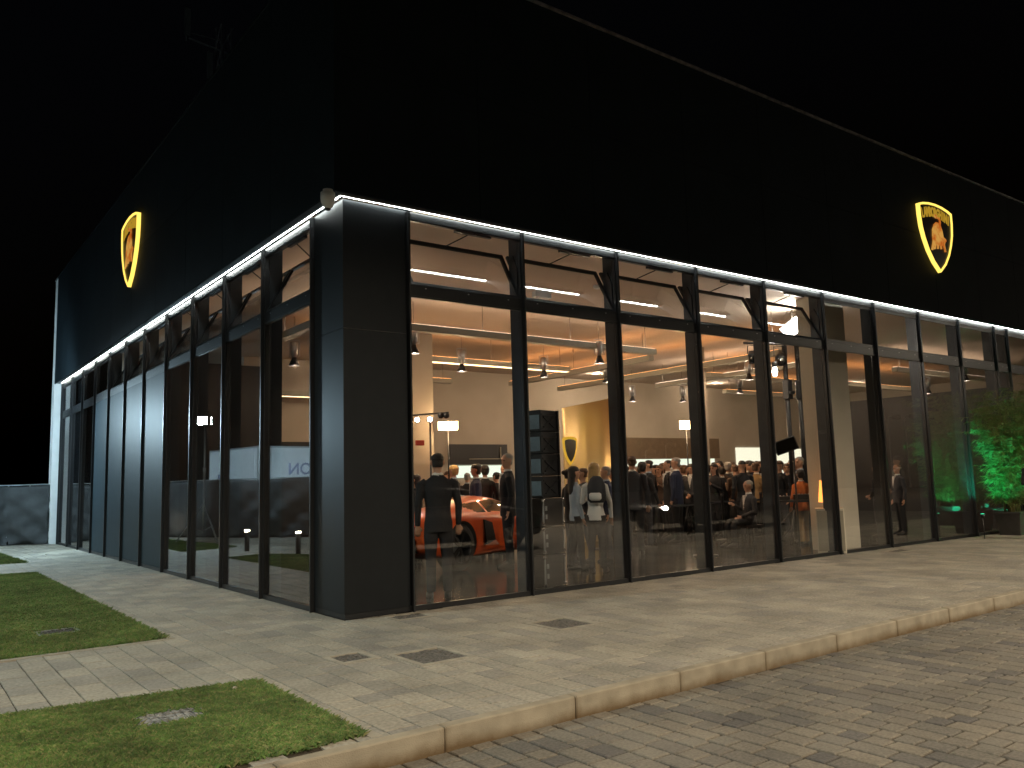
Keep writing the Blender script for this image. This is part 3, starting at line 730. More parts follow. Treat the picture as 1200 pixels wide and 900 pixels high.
# ================================================================== SUSPENDED LIGHTING
def luminaire(a, c, w=.17, h=.12, lit=False, label='', glow=None):
    a, c = Vector(a), Vector(c); d = c-a; L = d.length
    r = empty('linear_luminaire', a, math.atan2(d.y, d.x), label, 'ceiling light', 'linear luminaires hung from the ceiling')
    b = mb(M['cream']); b.box(0, L, -w/2, w/2, 0, h); b.build('housing', parent=r)
    if lit: mb(M['barlight']).box(.03, L-.03, -w/2+.02, w/2-.02, -.006, -.001).build('diffuser', parent=r)
    if glow: mb(M['uplight' if glow == 1 else 'ceilfill']).box(.03, L-.03, -w/2+.02, w/2-.02, h+.001, h+.006).build('uplight', parent=r)  # the soft strip is an added glow that brightens the ceiling near the glass
    k = max(2, int(L/2.2)+1)
    for i in range(k):
        x = .25+(L-.5)*i/(k-1); mb(M['cable']).tube([(x,0,h),(x,0,ZC-a.z)], .006, 6).build('cable', parent=r)
LUM = [((2.3,4.0,4.02),(9.15,4.0,4.02),0,2,'pale bar light nearest the entrance glass, running along the first two windows'),
 ((2.6,6.95,4.02),(9.25,6.95,4.02),1,1,'glowing bar light above the orange car'),
 ((4.2,10.3,4.05),(8.0,10.3,4.05),0,1,'short bar light near the back wall at the left'),
 ((9.7,4.6,4.02),(9.7,9.9,4.02),0,1,'bar light square to the glass in the second and third windows'),
 ((11.7,2.6,4.0),(11.7,10.2,4.0),0,1,'long bar light square to the glass over the crowd'),
 ((13.3,6.0,4.0),(18.0,6.0,4.0),0,1,'bar light seen through the third and fourth windows'),
 ((13.9,3.2,4.0),(13.9,8.4,4.0),0,2,'bar light behind the lighting stands'),
 ((17.2,3.0,4.0),(23.5,3.0,4.0),0,2,'bar light beyond the dark partition, nearer the glass'),
 ((17.2,5.6,4.0),(23.5,5.6,4.0),0,1,'bar light beyond the dark partition, second from the glass'),
 ((17.2,8.6,4.0),(23.5,8.6,4.0),0,1,'bar light beyond the dark partition, furthest in'),
 ((1.6,2.2,4.02),(1.6,6.0,4.02),0,2,'bar light just inside the side windows'),
 ((2.2,10.9,3.6),(7.0,10.9,3.6),1,0,'low cream bar light seen through the side windows'),
 ((5.6,8.5,3.95),(5.6,11.3,3.95),0,0,'short bar light square to the back wall')]
for a, c, lit, glow, lb in LUM: luminaire(a, c, lit=bool(lit), glow=glow, label=lb)
for y0, y1 in ((7.4,9.6),(9.8,11.6)): pass
def pendant(loc):
    r = empty('pendant_spot', loc, rnd.random()*6, 'silver can pendant light with a cone shade, hung on a thin cable', 'pendant light', 'pendant lights under the showroom ceiling')
    mb(M['cable']).tube([(0,0,.30),(0,0,ZC-loc[2])], .005, 6).build('cable', parent=r)
    mb(M['alu']).lathe([(0,.30),(.05,.30),(.072,.285),(.072,.06),(.05,.05),(.05,0),(0,0)], n=18).build('can', parent=r)
    b = mb(M['alu'])
    for s in (-1, 1): b.bar((s*.095,0,.33),(s*.095,0,.02),.012); b.bar((s*.095,0,.02),(s*.06,0,.02),.012)
    b.bar((-.095,0,.335),(.095,0,.335),.012); b.build('bracket', parent=r)
    mb(M['frame']).lathe([(.045,0),(.05,-.03),(.105,-.16),(.10,-.16),(.045,-.04)], n=20).build('shade', parent=r)
    return r
p0 = pendant((5.6,6.13,3.88)); PD = [(7.85,6.17),(7.48,3.93),(3.5,4.5),(6.9,10.0),(9.3,9.0),(11.9,8.2),(14.14,9.65),(15.7,9.02),(15.5,6.7),(12.9,4.4),(18.6,4.4),(20.4,7.0),(2.2,6.8),(3.9,9.2),(18.9,2.0),(21.5,4.3),(9.9,6.3)]
for x, y in PD:
    c = copy_tree(p0); c.location = (x, y, 3.88)
# recessed downlights that light the far room
for i, (x, y) in enumerate([(13.6, 10.6), (6.0, 11.2), (19.5, 10.8), (24.5, 8.5)]):
    o = mb(M['bulb']).lathe([(0,ZC-.012),(.09,ZC-.012),(.10,ZC-.004),(0,ZC-.004)], (x, y, 0), 20).build('downlight')
    tag(o, 'round recessed downlight in the showroom ceiling', 'downlight', 'recessed downlights')
    lamp('downlight_beam', (x, y, ZC-.05), (1,.80,.58), 60, .06)
for (x, y), e in zip([(5.6,6.13)]+PD, [44,46,66,64,22,32,60,95,85,76,75,70,22,20,36,60,84,45]):
    lamp('pendant_lamp', (x, y, 3.88-.185), (1,.76,.53), e*1.15, .035)
# detector and small unit on the ceiling
o = mb(M['boxwhite']).lathe([(.07,ZC-.001),(.07,ZC-.04),(.04,ZC-.06),(0,ZC-.06)], (5.6,1.9,0), 18).build('smoke_detector'); tag(o, 'round white smoke detector on the ceiling behind the third window', 'smoke detector')
b = mb(M['boxwhite']); b.box(4.9,5.25,2.7,2.82,ZC-.11,ZC-.001); o = b.build('ceiling_unit', bevel=.01); tag(o, 'small pale box fixed to the ceiling behind the second opening window', 'ceiling unit')

# ================================================================== STAGE GEAR
def at_ground(px, dist): p = at(px, 560, dist); return (p.x, p.y)
def softbox(px, py, dist, w, h, label, power):
    p = at(px, py, dist); a = viewdir(px)+math.pi
    r = empty('video_light', (p.x, p.y, 0), a+math.pi/2, label, 'video light', 'warm video lights on stands')
    b = mb(M['black']); b.tube([(0,0,.9),(0,0,p.z-h/2)], .016, 8)
    for k in range(3): an = k*2.09; b.tube([(0,0,.9),(.45*math.cos(an),.45*math.sin(an),.01)], .012, 6)
    b.build('stand', parent=r)
    b = mb(M['black']); b.box(-w/2-.02,w/2+.02,.0,.07,p.z-h/2-.02,p.z+h/2+.02); b.build('housing', parent=r)
    mb(M['warmlamp']).box(-w/2,w/2,-.006,-.001,p.z-h/2,p.z+h/2).build('panel', parent=r)
    lamp('video_light_glow', (0,-.15,p.z), (1,.66,.34), power, .1, parent=r)
softbox(525, 499, 17.0, .40, .17, 'bright warm video light above the head of the man at the first window', 60)
softbox(804, 498, 20.5, .30, .20, 'bright warm video light on a stand behind the crowd in the third window', 60)
# bar of small lamps on a stand
p = at(504, 492, 15.5); r = empty('lamp_bar', (p.x, p.y, 0), viewdir(504)-math.pi/2, 'bar of small stage lamps, two burning, at the left edge of the first window', 'stage light')
b = mb(M['black']); b.tube([(0,0,0),(0,0,p.z)], .018, 8)
for k in range(3): b.tube([(0,0,.8),(.4*math.cos(k*2.09),.4*math.sin(k*2.09),.01)], .012, 6)
b.bar((-.5,0,p.z+.08),(.35,0,p.z+.13),.03); b.build('stand', parent=r)
for x, on in ((-.24,1),(0,1),(-.42,0),(.2,0),(.3,0)):
    b = mb(M['black']); b.lathe([(0,.0),(.05,.0),(.06,.07),(0,.07)], (0,0,0), 14)
    o = b.build('lamp_can', parent=r); o.location = (x, -.04, p.z+(.0 if on else .07)); o.rotation_euler = (R(90), 0, 0)
    if on:
        o2 = mb(M['whitelamp']).lathe([(0,.0715),(.04,.0715),(.04,.076),(0,.076)], n=14).build('lens', parent=o)
# truss stands with stage lights over the crowd, behind the fifth window
def tower(px, dist, label):
    x, y = at_ground(px, dist); r = empty('lighting_stand', (x, y, 0), 0, label, 'lighting stand')
    b = mb(M['black']); b.tube([(0,0,.0),(0,0,4.2)], [.055,.05], 10); b.build('mast', parent=r)
    b = mb(M['black'])
    for k in range(4): b.tube([(0,0,.7),(.6*math.cos(k*1.57+.4),.6*math.sin(k*1.57+.4),.01)], .02, 6)
    b.build('feet', parent=r)
    b = mb(M['frame']); b.box(-.08,.08,-.09,.05,2.95,3.35); b.box(-.06,.10,-.13,-.05,3.05,3.12); b.build('winch', parent=r, bevel=.01)
    return (x, y)
a1 = tower(929, 18.2, 'tall black lighting stand, the left of the pair behind the fifth window'); a2 = tower(944, 18.4, 'tall black lighting stand, the right of the pair, beside the cream column')
d = Vector((a2[0]-a1[0], a2[1]-a1[1], 0)).normalized(); c = Vector((a1[0], a1[1], 4.12))
o = mb(M['black']); o.tube([c-d*1.0, c+d*1.0], .025, 8); o = o.build('lighting_crossbar'); tag(o, 'black pipe carrying stage lights across the two tall stands', 'lighting bar')
va = viewdir(935)
for i, (t, tilt, kind) in enumerate([(-.75,25,0),(-.1,40,1),(.45,20,0),(.75,10,0)]):
    q = c+d*t; r = empty('stage_light', (q.x, q.y, q.z-.03), va-math.pi/2, ['boxy black stage light hanging at the left end of the bar', 'round stage light with a shiny reflector in the middle of the bar', 'square black stage light right of the middle of the bar', 'black stage light at the right end of the bar'][i], 'stage light', 'stage lights on the crossbar')
    b = mb(M['black']); b.bar((-.13,0,-.02),(-.13,0,-.26),.014); b.bar((.13,0,-.02),(.13,0,-.26),.014); b.bar((-.13,0,-.02),(.13,0,-.02),.014); b.build('yoke', parent=r)
    b = mb(M['black'])
    if kind: b.lathe([(0,-.14),(.07,-.14),(.115,.02),(.12,.14),(0,.12)], n=20)
    else: b.box(-.115,.115,-.11,.11,-.12,.13)
    h = b.build('body', parent=r, bevel=0 if kind else .012); h.location = (0,0,-.26); h.rotation_euler = (R(90+tilt),0,0)
    b = mb(M['chrome'] if kind else M['darkglass']); b.lathe([(0,.141),(.09,.141),(.09,.146),(0,.146)], n=20); b.build('lens', parent=h)
# floodlight glaring above
p = at(929, 384, 17.3); r = empty('flood_panel', p, viewdir(929)-math.pi/2, 'glaring white square floodlight hung above the lighting stands', 'floodlight')
mt = Matrix.Rotation(R(-35), 4, 'Y') @ Matrix.Rotation(R(-15), 4, 'X')
b = mb(M['black']); b.box(-.22,.22,.0,.10,-.16,.16, mt); b.build('housing', parent=r)
mb(M['whitelamp']).box(-.20,.20,-.012,-.002,-.14,.14, mt).build('panel', parent=r)
mb(M['cable']).tube([(0,.05,.15),(0,.05,ZC-p.z)], .01, 6).build('hanger', parent=r)
lamp('flood_panel_glow', (0,-.25,0), (1,.95,.85), 70, .15, parent=r)
p = at(908, 436, 17.0); r = empty('small_floodlight', p, 0, 'small lit lamp hanging at the left of the fifth window', 'floodlight')
mb(M['whitelamp']).ell([(0,0,-.08,.03,.03),(0,0,0,.05,.05),(0,0,.09,.03,.03)], 12).build('bulb', parent=r)
mb(M['black']).lathe([(.0,.10),(.05,.10),(.055,.2),(0,.2)], n=12).build('cap', parent=r); mb(M['cable']).tube([(0,0,.2),(0,0,ZC-p.z)], .006, 6).build('cable', parent=r)

# loudspeaker stack right behind the second window
SX, SY, SA = 3.17, .62, R(15)
def spk(z, i):
    r = empty('loudspeaker', (SX, SY, z), SA, ['black loudspeaker, lowest of the four stacked behind the second window', 'black loudspeaker, second from the bottom of the stack of four', 'black loudspeaker, third from the bottom of the stack of four', 'black loudspeaker, topmost of the four stacked behind the second window'][i], 'loudspeaker', 'loudspeakers stacked behind the second window')
    b = mb(M['black']); b.box(-.18,.18,-.19,.19,.0,.292); b.build('cabinet', parent=r, bevel=.006)
    b = mb(M['litgrille']); b.box(-.190,-.183,-.17,-.005,.035,.225); b.box(-.190,-.183,.012,.165,.05,.215); b.build('grille', parent=r)  # cool light reflected on the grilles is put into their pale blue colour
    b = mb(M['frame']); b.box(-.195,-.183,-.003,.010,.02,.27); b.box(-.17,.17,-.206,-.192,.02,.04); b.box(-.17,.17,-.206,-.192,.22,.24)
    for s in (-1, 1): b.bar((-.12,-.198,.13+.07*s),(.12,-.198,.13-.07*s),.018)
    b.box(.183,.21,-.22,-.15,0,.292); b.build('rigging', parent=r)
for i in range(4): spk(1.17+i*.296, i)
def flight_case(z0, z1, i):
    r = empty('flight_case', (SX, SY, z0), SA, ['dark flight case with metal corners, standing on the floor under the speakers', 'dark flight case with metal corners, middle of the three under the speakers', 'dark flight case with metal corners, directly under the speakers'][i], 'flight case', 'flight cases under the speakers')
    h = z1-z0; b = mb(M['case']); b.box(-.21,.24,-.21,.21,.004,h-.004); b.build('shell', parent=r)
    b = mb(M['steel'])
    for x in (-.21,.24):
        for y in (-.21,.21): b.box(x-.009,x+.009,y-.009,y+.009,.05,h-.05)
    b.build('edging', parent=r)
    for x in (-.21,.24):
        for y in (-.21,.21):
            for z in (.03, h-.03): mb(M['chrome']).ell([(x,y,z-.026,.010,.010),(x,y,z-.014,.024,.024),(x,y,z+.014,.024,.024),(x,y,z+.026,.010,.010)], 10).build('corner_ball', parent=r)
    for z in (.35, .65):
        b = mb(M['steel']); b.box(-.175,-.135,-.222,-.212,h*z-.03,h*z+.03); b.build('latch', parent=r)
for i, (a, c) in enumerate([(.004,.43),(.434,.79),(.794,1.166)]): flight_case(a, c, i)
# loudspeaker column behind the third mullion
x, y = at_ground(822, 15.2); r = empty('column_speaker', (x, y, 0), viewdir(822)-math.pi/2, 'slim black column loudspeaker on a pole behind the third mullion', 'loudspeaker')
b = mb(M['black']); b.box(-.10,.10,-.1,.12,1.0,2.45); b.build('cabinet', parent=r, bevel=.01)
b = mb(M['black']); b.tube([(0,0,.02),(0,0,1.0)], .02, 8); b.lathe([(0,0),(.22,0),(.22,.02),(0,.02)], n=20); b.build('stand', parent=r)
b = mb(M['frame']); b.box(-.085,.085,-.106,-.101,1.03,2.42); b.build('grille', parent=r)
# monitor on a boom by the lighting stands
x, y = at_ground(924, 16.6); zz = at(924, 522, 16.6).z; r = empty('boom_monitor', (x, y, 0), viewdir(924)-math.pi/2, 'tilted dark monitor on a boom in front of the lit wall panel', 'monitor')
b = mb(M['black']); b.tube([(0.12,0,0),(0.12,0,zz)], .018, 8); b.build('stand', parent=r)
mt = Matrix.Translation((0,0,zz)) @ Matrix.Rotation(R(-18), 4, 'Y'); b = mb(M['black']); b.box(-.22,.20,-.05,.03,-.13,.13, mt); b.build('housing', parent=r, bevel=.01)
b = mb(M['darkglass']); b.box(-.20,.18,-.056,-.052,-.11,.11, mt); b.build('screen', parent=r)
# mixing desk with a pleated glowing lamp and a cream cabinet
x, y = at_ground(945, 17.0); ra = viewdir(945)-math.pi/2
r = empty('mixing_desk', (x, y, 0), ra, 'black table with mixing gear in the fifth window', 'table')
b = mb(M['black']); b.box(-.75,.55,-.35,.35,.86,.90); b.build('tabletop', parent=r)
for sx in (-.7,.5):
    for sy in (-.3,.3): b = mb(M['black']); b.box(sx-.02,sx+.02,sy-.02,sy+.02,0,.86); b.build('leg', parent=r)
for i, (dx, w_, h_) in enumerate([(-.5,.18,.07),(-.1,.16,.10),(.25,.10,.05)]):
    q = Matrix.Translation((x, y, 0)) @ Matrix.Rotation(ra, 4, 'Z') @ Vector((dx, 0, .902)); b = mb(M['frame']); b.box(-w_, w_, -.2, .2, 0, h_); b.use(M['alu'])
    for k in range(5): b.box(-w_+.04+k*w_*.36, -w_+.055+k*w_*.36, -.15, .1, h_+.001, h_+.015)
    o = b.build('mixer'); o.location = q; o.rotation_euler = (R(0),0,ra); tag(o, ['wide audio mixer at the left end of the black table', 'tall audio unit in the middle of the black table', 'small audio unit at the right of the black table'][i], 'audio mixer', 'audio gear on the black table')
x, y = at_ground(968, 15.8); r = empty('cream_cabinet', (x, y, 0), ra, 'low cream cabinet beside the cream column', 'cabinet')
b = mb(M['plaster']); b.box(-.22,.25,-.2,.2,.0,.78); b.build('carcass', parent=r, bevel=.01); b = mb(M['cream']); b.box(-.20,.0,-.216,-.203,.05,.74); b.box(.02,.23,-.216,-.203,.05,.74); b.build('door', parent=r)
r = empty('table_lamp', (x, y, .785), ra, 'glowing orange pleated lamp on the cream cabinet', 'lamp')
mb(M['black']).lathe([(0,0),(.07,0),(.02,.03),(.015,.1),(0,.1)], n=14).build('base', parent=r)
b = mb(M['orangeglow']); n = 28
b.rings([[((rr_*(1+.05*(-1)**t))*math.cos(t*2*math.pi/n), (rr_*(1+.05*(-1)**t))*math.sin(t*2*math.pi/n), z) for t in range(n)] for rr_, z in ((.15,.1),(.11,.48))]); b.build('lamp_shade', parent=r)

# barrier posts and belts
S = []
for i, (px, dist) in enumerate([(733,17.1),(757,17.3),(845,18.9),(890,19.9),(932,21.2)]):
    x, y = at_ground(px, dist) if i != 0 else at_ground(700, 17.0)
    r = empty('barrier_post', (x, y, 0), 0, 'slim black barrier post with a round foot, in the row before the crowd', 'barrier post', 'barrier posts before the crowd'); S.append((x, y))
    mb(M['black']).lathe([(0,0),(.17,0),(.17,.012),(.03,.035),(0,.035)], n=24).build('base', parent=r)
    mb(M['black']).lathe([(.028,.035),(.028,.93),(.034,.94),(.034,1.0),(0,1.0)], n=14).build('post', parent=r)
for i in range(len(S)-1):
    a, c = Vector((*S[i], .84)), Vector((*S[i+1], .84)); b = mb(M['clothgrey']); pts = []
    for k in range(11): t = k/10; q = a.lerp(c, t); q.z -= .10*4*t*(1-t)*.4; pts.append(q)
    for k in range(10): b.bar(pts[k], pts[k+1], .004, .045)
    o = b.build('barrier_belt'); tag(o, 'grey belt strung between the barrier posts before the crowd', 'barrier belt', 'barrier belts')

# gold curved screen with a small lit shield
def gold_screen():
    a, c = at(662, 560, 19.0), at(722, 560, 19.6); h = 3.05; n = 24; vs = []
    b = mb(M['gold']); d = Vector((c.x-a.x, c.y-a.y)); nn = Vector((-d.y, d.x)).normalized()
    for k in range(n+1):
        t = k/n; q = Vector((a.x, a.y))+d*t+nn*(-.22*math.sin(t*math.pi))+nn*.02*math.sin(t*16)
        for off in (0, .04): vs += [(q.x+nn.x*off, q.y+nn.y*off, .0), (q.x+nn.x*off, q.y+nn.y*off, h+.25*t)]
    fs = []
    for k in range(n):
        i, j = k*4, (k+1)*4; fs += [(i, j, j+1, i+1), (i+2, i+3, j+3, j+2), (i+1, j+1, j+3, i+3)]
    fs += [(0,1,3,2), (n*4, n*4+2, n*4+3, n*4+1)]
    b.add(vs, fs, True); o = b.build('gold_screen'); tag(o, 'tall curved gold screen behind the guests in the second window', 'screen')
    p = at(668, 545, 18.6); r = empty('shield_sign', (p.x, p.y, p.z), viewdir(668)-math.pi/2+R(52), 'small yellow lit shield inside on the gold screen', 'illuminated sign')
    P = [((x-.5)*.5, (1-y)*.62) for x, y in SH]; b = mb(M['yellowdim']); b.prism(P, .03, XZ); b.build('border', parent=r)
    b = mb(M['shieldblack']); b.prism([(x*.8, (y-.34)*.8+.34) for x, y in P], .03, XZ @ Matrix.Translation((0,0,.004))); b.build('face', parent=r)
    q = at(702, 500, 18.2); lamp('screen_wash', (q.x, q.y, 3.9), (1,.78,.35), 24, .05, 'SPOT', aim((q.x,q.y,3.9), (*at(700,560,19.3).xy, 1.6)), R(50))
gold_screen()
p = at(492, 519, 16.5); b = mb(M['exitred']); b.box(-.09,.09,-.03,.03,-.05,.05); o = b.build('red_box', bevel=.008); o.location = p; o.rotation_euler = (0,0,viewdir(492)-math.pi/2); tag(o, 'small red box fixed at head height at the far left of the first window', 'alarm box')
b = mb(M['wall']); x, y = at_ground(493, 17.2); b.box(-.28,.28,-.1,.1,0,ZC); o = b.build('inner_pier', parent=B); o.location = (x, y, .003); o.rotation_euler = (0,0,viewdir(493)-math.pi/2)
# ================================================================== PEOPLE
def head_rows(x, y, z, s=1.0):
    """head built as stacked ellipses, facing -Y; z is the chin"""
    rows = [(0,-.020,.000,.030,.030),(0,-.018,.012,.045,.050),(0,-.012,.035,.056,.068),(0,-.006,.060,.064,.080),(0,-.002,.090,.070,.088),
            (0,.002,.120,.075,.093),(0,.006,.150,.076,.095),(0,.008,.180,.072,.090),(0,.008,.205,.058,.074),(0,.008,.222,.036,.048),(0,.008,.230,.012,.016)]
    return [(x+a*s, y+b*s, z+c*s, d*s, e*s) for a, b, c, d, e in rows]
def make_person(name, pose='stand', female=False, hair='short', jacket=True, skirt=False, fine=.011, headturn=0, lean=0):
    """body with its clothes as one continuous surface (voxel fused), facing -Y, feet on z = 0; height about 1.78"""
    mats = [M['skin'], M['clothblack'], M['clothblack'], M['shoe'], M['clothwhite'], M['eye'], M['lips']]
    b = MB(); b.mats = list(mats)
    def u(i): b.cur = i; return b
    sh = .175 if female else .195; sc = .92 if female else 1
    seat = pose == 'seat'; zb = -.42 if seat else 0
    # legs and shoes
    for s in (-1, 1):
        u(2)
        if seat:
            b.tube([(s*.09,.02,.50),(s*.11,-.12,.515),(s*.12,-.42,.50),(s*.12,-.45,.44),(s*.12,-.44,.10)], [.09,.092,.068,.062,.052], 14); fx, fy = s*.12, -.44
        else:
            sp = .10 if not female else .08; st = .04*s if pose in ('walk', 'phone') else 0
            b.tube([(s*.085,0,.92),(s*(sp-.005),-.005+st*.3,.72),(s*sp,-.012+st*.8,.48),(s*sp,.01+st*1.5,.28),(s*(sp+.005),.015+st*2,.075)], [.092*sc,.09*sc,.066*sc,.060*sc,.056*sc], 16); fx, fy = s*(sp+.005), .01+st*2
        u(3); b.rings([[(fx+s*.01+a*math.cos(t*math.pi/6)*1.0, fy+c0+c1*math.sin(t*math.pi/6), z) for t in range(12)] for z, a, c0, c1 in ((.0,.045,-.075,.135),(.03,.047,-.075,.135),(.06,.042,-.055,.105),(.10,.036,-.005,.055))])
        if female and skirt: pass
    if skirt: u(1); b.ell([(0,0,.52,.21,.17),(0,0,.70,.19,.145),(0,0,.95,.165,.12)], 24)
    # torso
    u(1); W = 1 if not female else .90
    if jacket:
        b.ell([(0,.0,.80+zb,.178*W,.128),(0,.0,.90+zb,.176*W,.128),(0,0,1.02+zb,.160*W,.118),(0,-.002,1.12+zb,.158*W,.116),(0,-.005,1.25+zb,.178*W,.125),(0,.0,1.36+zb,.188*W,.118),(0,.005,1.425+zb,.165*W,.098),(0,.012,1.475+zb,.10*W,.075),(0,.015,1.505+zb,.066,.062)], 28)
    else:
        b.ell([(0,0,.84+zb,.160*W,.11),(0,.0,.93+zb,.165*W,.115),(0,0,1.05+zb,.138*W,.098),(0,-.005,1.22+zb,.158*W,.112),(0,-.005,1.34+zb,.175*W,.108),(0,.005,1.42+zb,.155*W,.088),(0,.012,1.47+zb,.09*W,.066),(0,.015,1.50+zb,.060,.056)], 28)
    u(2); b.ell([(0,0,.80+zb,.155*W,.105),(0,0,.96+zb,.155*W,.108)], 24)
    # shirt triangle, collar, neck
    if jacket:
        u(4); b.add([(-.05,-.118,1.47+zb),(.05,-.118,1.47+zb),(0,-.134,1.17+zb),(-.05,-.05,1.47+zb),(.05,-.05,1.47+zb),(0,-.05,1.17+zb)], [(0,2,1),(3,4,5),(0,1,4,3),(1,2,5,4),(2,0,3,5)])
        b.ell([(0,.012,1.475+zb,.078,.072),(0,.010,1.525+zb,.064,.064)], 20)
    u(0); b.ell([(0,.012,1.44+zb,.062 if not female else .052,.062),(0,.008,1.52+zb,.055 if not female else .047,.058),(0,.004,1.60+zb,.052 if not female else .045,.058)], 20)
    # head
    hz = 1.545+zb; hs = 1.0 if not female else .95; u(0)
    k0 = len(b.v)
    b.ell(head_rows(0, 0, hz, hs), 24)
    # nose, ears, brow
    b.add([(-.006,-.082,hz+.128),(.006,-.082,hz+.128),(-.017,-.082,hz+.078),(.017,-.082,hz+.078),(0,-.113,hz+.084),(0,-.075,hz+.07)], [(0,2,4),(0,4,1),(1,4,3),(2,5,4),(4,5,3),(0,1,3,2)])
    for s in (-1, 1): b.ell([(s*.077,.008,hz+.085,.008,.010),(s*.082,.010,hz+.10,.011,.017),(s*.084,.012,hz+.125,.011,.020),(s*.080,.010,hz+.145,.007,.012)], 10)
    b.tube([(-.045,-.082,hz+.143),(0,-.092,hz+.146),(.045,-.082,hz+.143)], .009, 8)
    u(6); b.tube([(-.026,-.074,hz+.050),(0,-.084,hz+.052),(.026,-.074,hz+.050)], .0065, 8)
    u(5)
    for s in (-1, 1): b.ell([(s*.030,-.080,hz+.114,.006,.005),(s*.030,-.082,hz+.120,.013,.009),(s*.030,-.080,hz+.126,.006,.005)], 10)
    if headturn:
        mt = Matrix.Rotation(headturn, 3, 'Z')
        for i in range(k0, len(b.v)): b.v[i] = tuple(mt @ Vector(b.v[i]))
    # arms and hands
    def arm(s, E, Wp, cuff=True):
        S = Vector((s*sh*W, .005, 1.405+zb)); E = Vector(E); Wp = Vector(Wp)
        u(1); b.tube([S+Vector((-s*.05,0,.01)), S+Vector((s*.015,0,-.02)), S.lerp(E,.5), E, E.lerp(Wp,.5), Wp], [.058*sc,.060*sc,.052*sc,.047*sc,.041*sc,.036*sc], 14)
        d = (Wp-E).normalized(); side = d.cross(Vector((0,1,0)));
        if side.length < .2: side = d.cross(Vector((1,0,0)))
        side.normalize(); nr = side.cross(d)
        u(0); p0 = Wp-d*.01; p1 = Wp+d*.085
        b.rings([[q+nr*math.cos(t*math.pi/6)*a_+side*math.sin(t*math.pi/6)*c_ for t in range(12)] for q, a_, c_ in ((p0,.022,.024),(Wp+d*.03,.020,.034),(Wp+d*.07,.018,.042),(p1,.014,.038))])
        for k, L in enumerate((.066,.078,.072,.056)):     # four fingers, slightly curled
            o_ = (k-1.5)*.0205; a0 = p1-d*.012+side*o_; a1 = a0+d*(L*.5)+nr*.004*s; a2 = a1+d*(L*.38)-nr*.022; a3 = a2+d*(L*.15)-nr*.018
            b.tube([a0, a1, a2, a3], [.0095,.009,.0085,.0065], 8)
        th = Wp+d*.03-side*.03; b.tube([th, th-side*.022+d*.028-nr*.01, th-side*.026+d*.058-nr*.022], [.012,.0105,.008], 8)
    z = zb
    if pose == 'stand': arm(1, (.255,.03,1.13+z), (.255,-.02,.885+z)); arm(-1, (-.255,.03,1.13+z), (-.255,-.02,.885+z))
    elif pose == 'walk': arm(1, (.25,.08,1.14+z), (.27,.0,.90+z)); arm(-1, (-.25,-.02,1.13+z), (-.27,-.12,.90+z))
    elif pose == 'phone': arm(1, (.235,-.02,1.13+z), (.10,-.25,1.28+z)); arm(-1, (-.25,.03,1.13+z), (-.25,-.03,.885+z))
    elif pose == 'clasp': arm(1, (.25,.02,1.12+z), (.035,-.17,.99+z)); arm(-1, (-.25,.02,1.12+z), (-.035,-.18,1.02+z))
    elif pose == 'seat': arm(1, (.24,-.02,.72), (.12,-.25,.62)); arm(-1, (-.24,-.05,.74), (-.10,-.30,.86))
    src_v = [Vector(v) for v in b.v]; src_f = list(b.f); src_m = list(b.mi)
    bvh = BVHTree.FromPolygons(src_v, src_f)
    me = b.mesh('person'); o = bpy.data.objects.new('tmp', me); COL.objects.link(o)
    md = o.modifiers.new('r', 'REMESH'); md.mode = 'VOXEL'; md.voxel_size = fine
    md = o.modifiers.new('s', 'SMOOTH'); md.factor = .5; md.iterations = 2
    dg = bpy.context.evaluated_depsgraph_get(); dg.update()
    nm = bpy.data.meshes.new_from_object(o.evaluated_get(dg)); bpy.data.objects.remove(o)
    nm.materials.clear()
    for m in mats: nm.materials.append(m)
    # material of every face from the nearest source surface whose layer lies outermost
    idx = []
    for p in nm.polygons:
        near = bvh.find_nearest_range(p.center, fine*1.6)
        if near: best = min(near, key=lambda h: h[3]); idx.append(src_m[best[2]])
        else: r_ = bvh.find_nearest(p.center); idx.append(src_m[r_[2]] if r_[2] is not None else 1)
    nm.polygons.foreach_set('material_index', idx); nm.polygons.foreach_set('use_smooth', [True]*len(idx)); nm.update()
    # hair
    h = mb(M['hairdark']); rows = head_rows(0, 0, hz, hs)
    def cap(zmin, grow, back=.012):
        rr_ = [(x_, y_+back, z_, rx+grow, ry+grow*.9) for x_, y_, z_, rx, ry in rows if z_ >= hz+zmin*hs]
        rr_ = [(x_, y_, z_+grow*max(0, (z_-hz)/hs-.12)*9, rx, ry) for x_, y_, z_, rx, ry in rr_]; h.ell(rr_, 24)
    if hair == 'short':
        cap(.145, .006); h.ell([(0,.036,hz+.055,.060,.055),(0,.036,hz+.09,.070,.064),(0,.034,hz+.15,.076,.070)], 20)
    elif hair == 'thick':
        cap(.135, .020, .014); h.ell([(0,.046,hz+.03,.062,.052),(0,.044,hz+.09,.086,.072),(0,.036,hz+.16,.094,.082)], 20)
    elif hair == 'long':
        cap(.13, .018, .014); h.ell([(0,.085,hz-.26,.055,.025),(0,.082,hz-.20,.098,.040),(0,.075,hz-.08,.100,.052),(0,.060,hz+.02,.088,.062),(0,.044,hz+.09,.090,.075),(0,.034,hz+.16,.090,.082)], 24)
    elif hair == 'bun':
        cap(.12, .012); h.ell([(0,.036,hz+.05,.058,.055),(0,.036,hz+.14,.08,.074)], 20); h.ell([(0,.115,hz+.12,.02,.02),(0,.12,hz+.145,.045,.042),(0,.12,hz+.18,.045,.042),(0,.115,hz+.205,.02,.02)], 16)
    elif hair == 'capped':
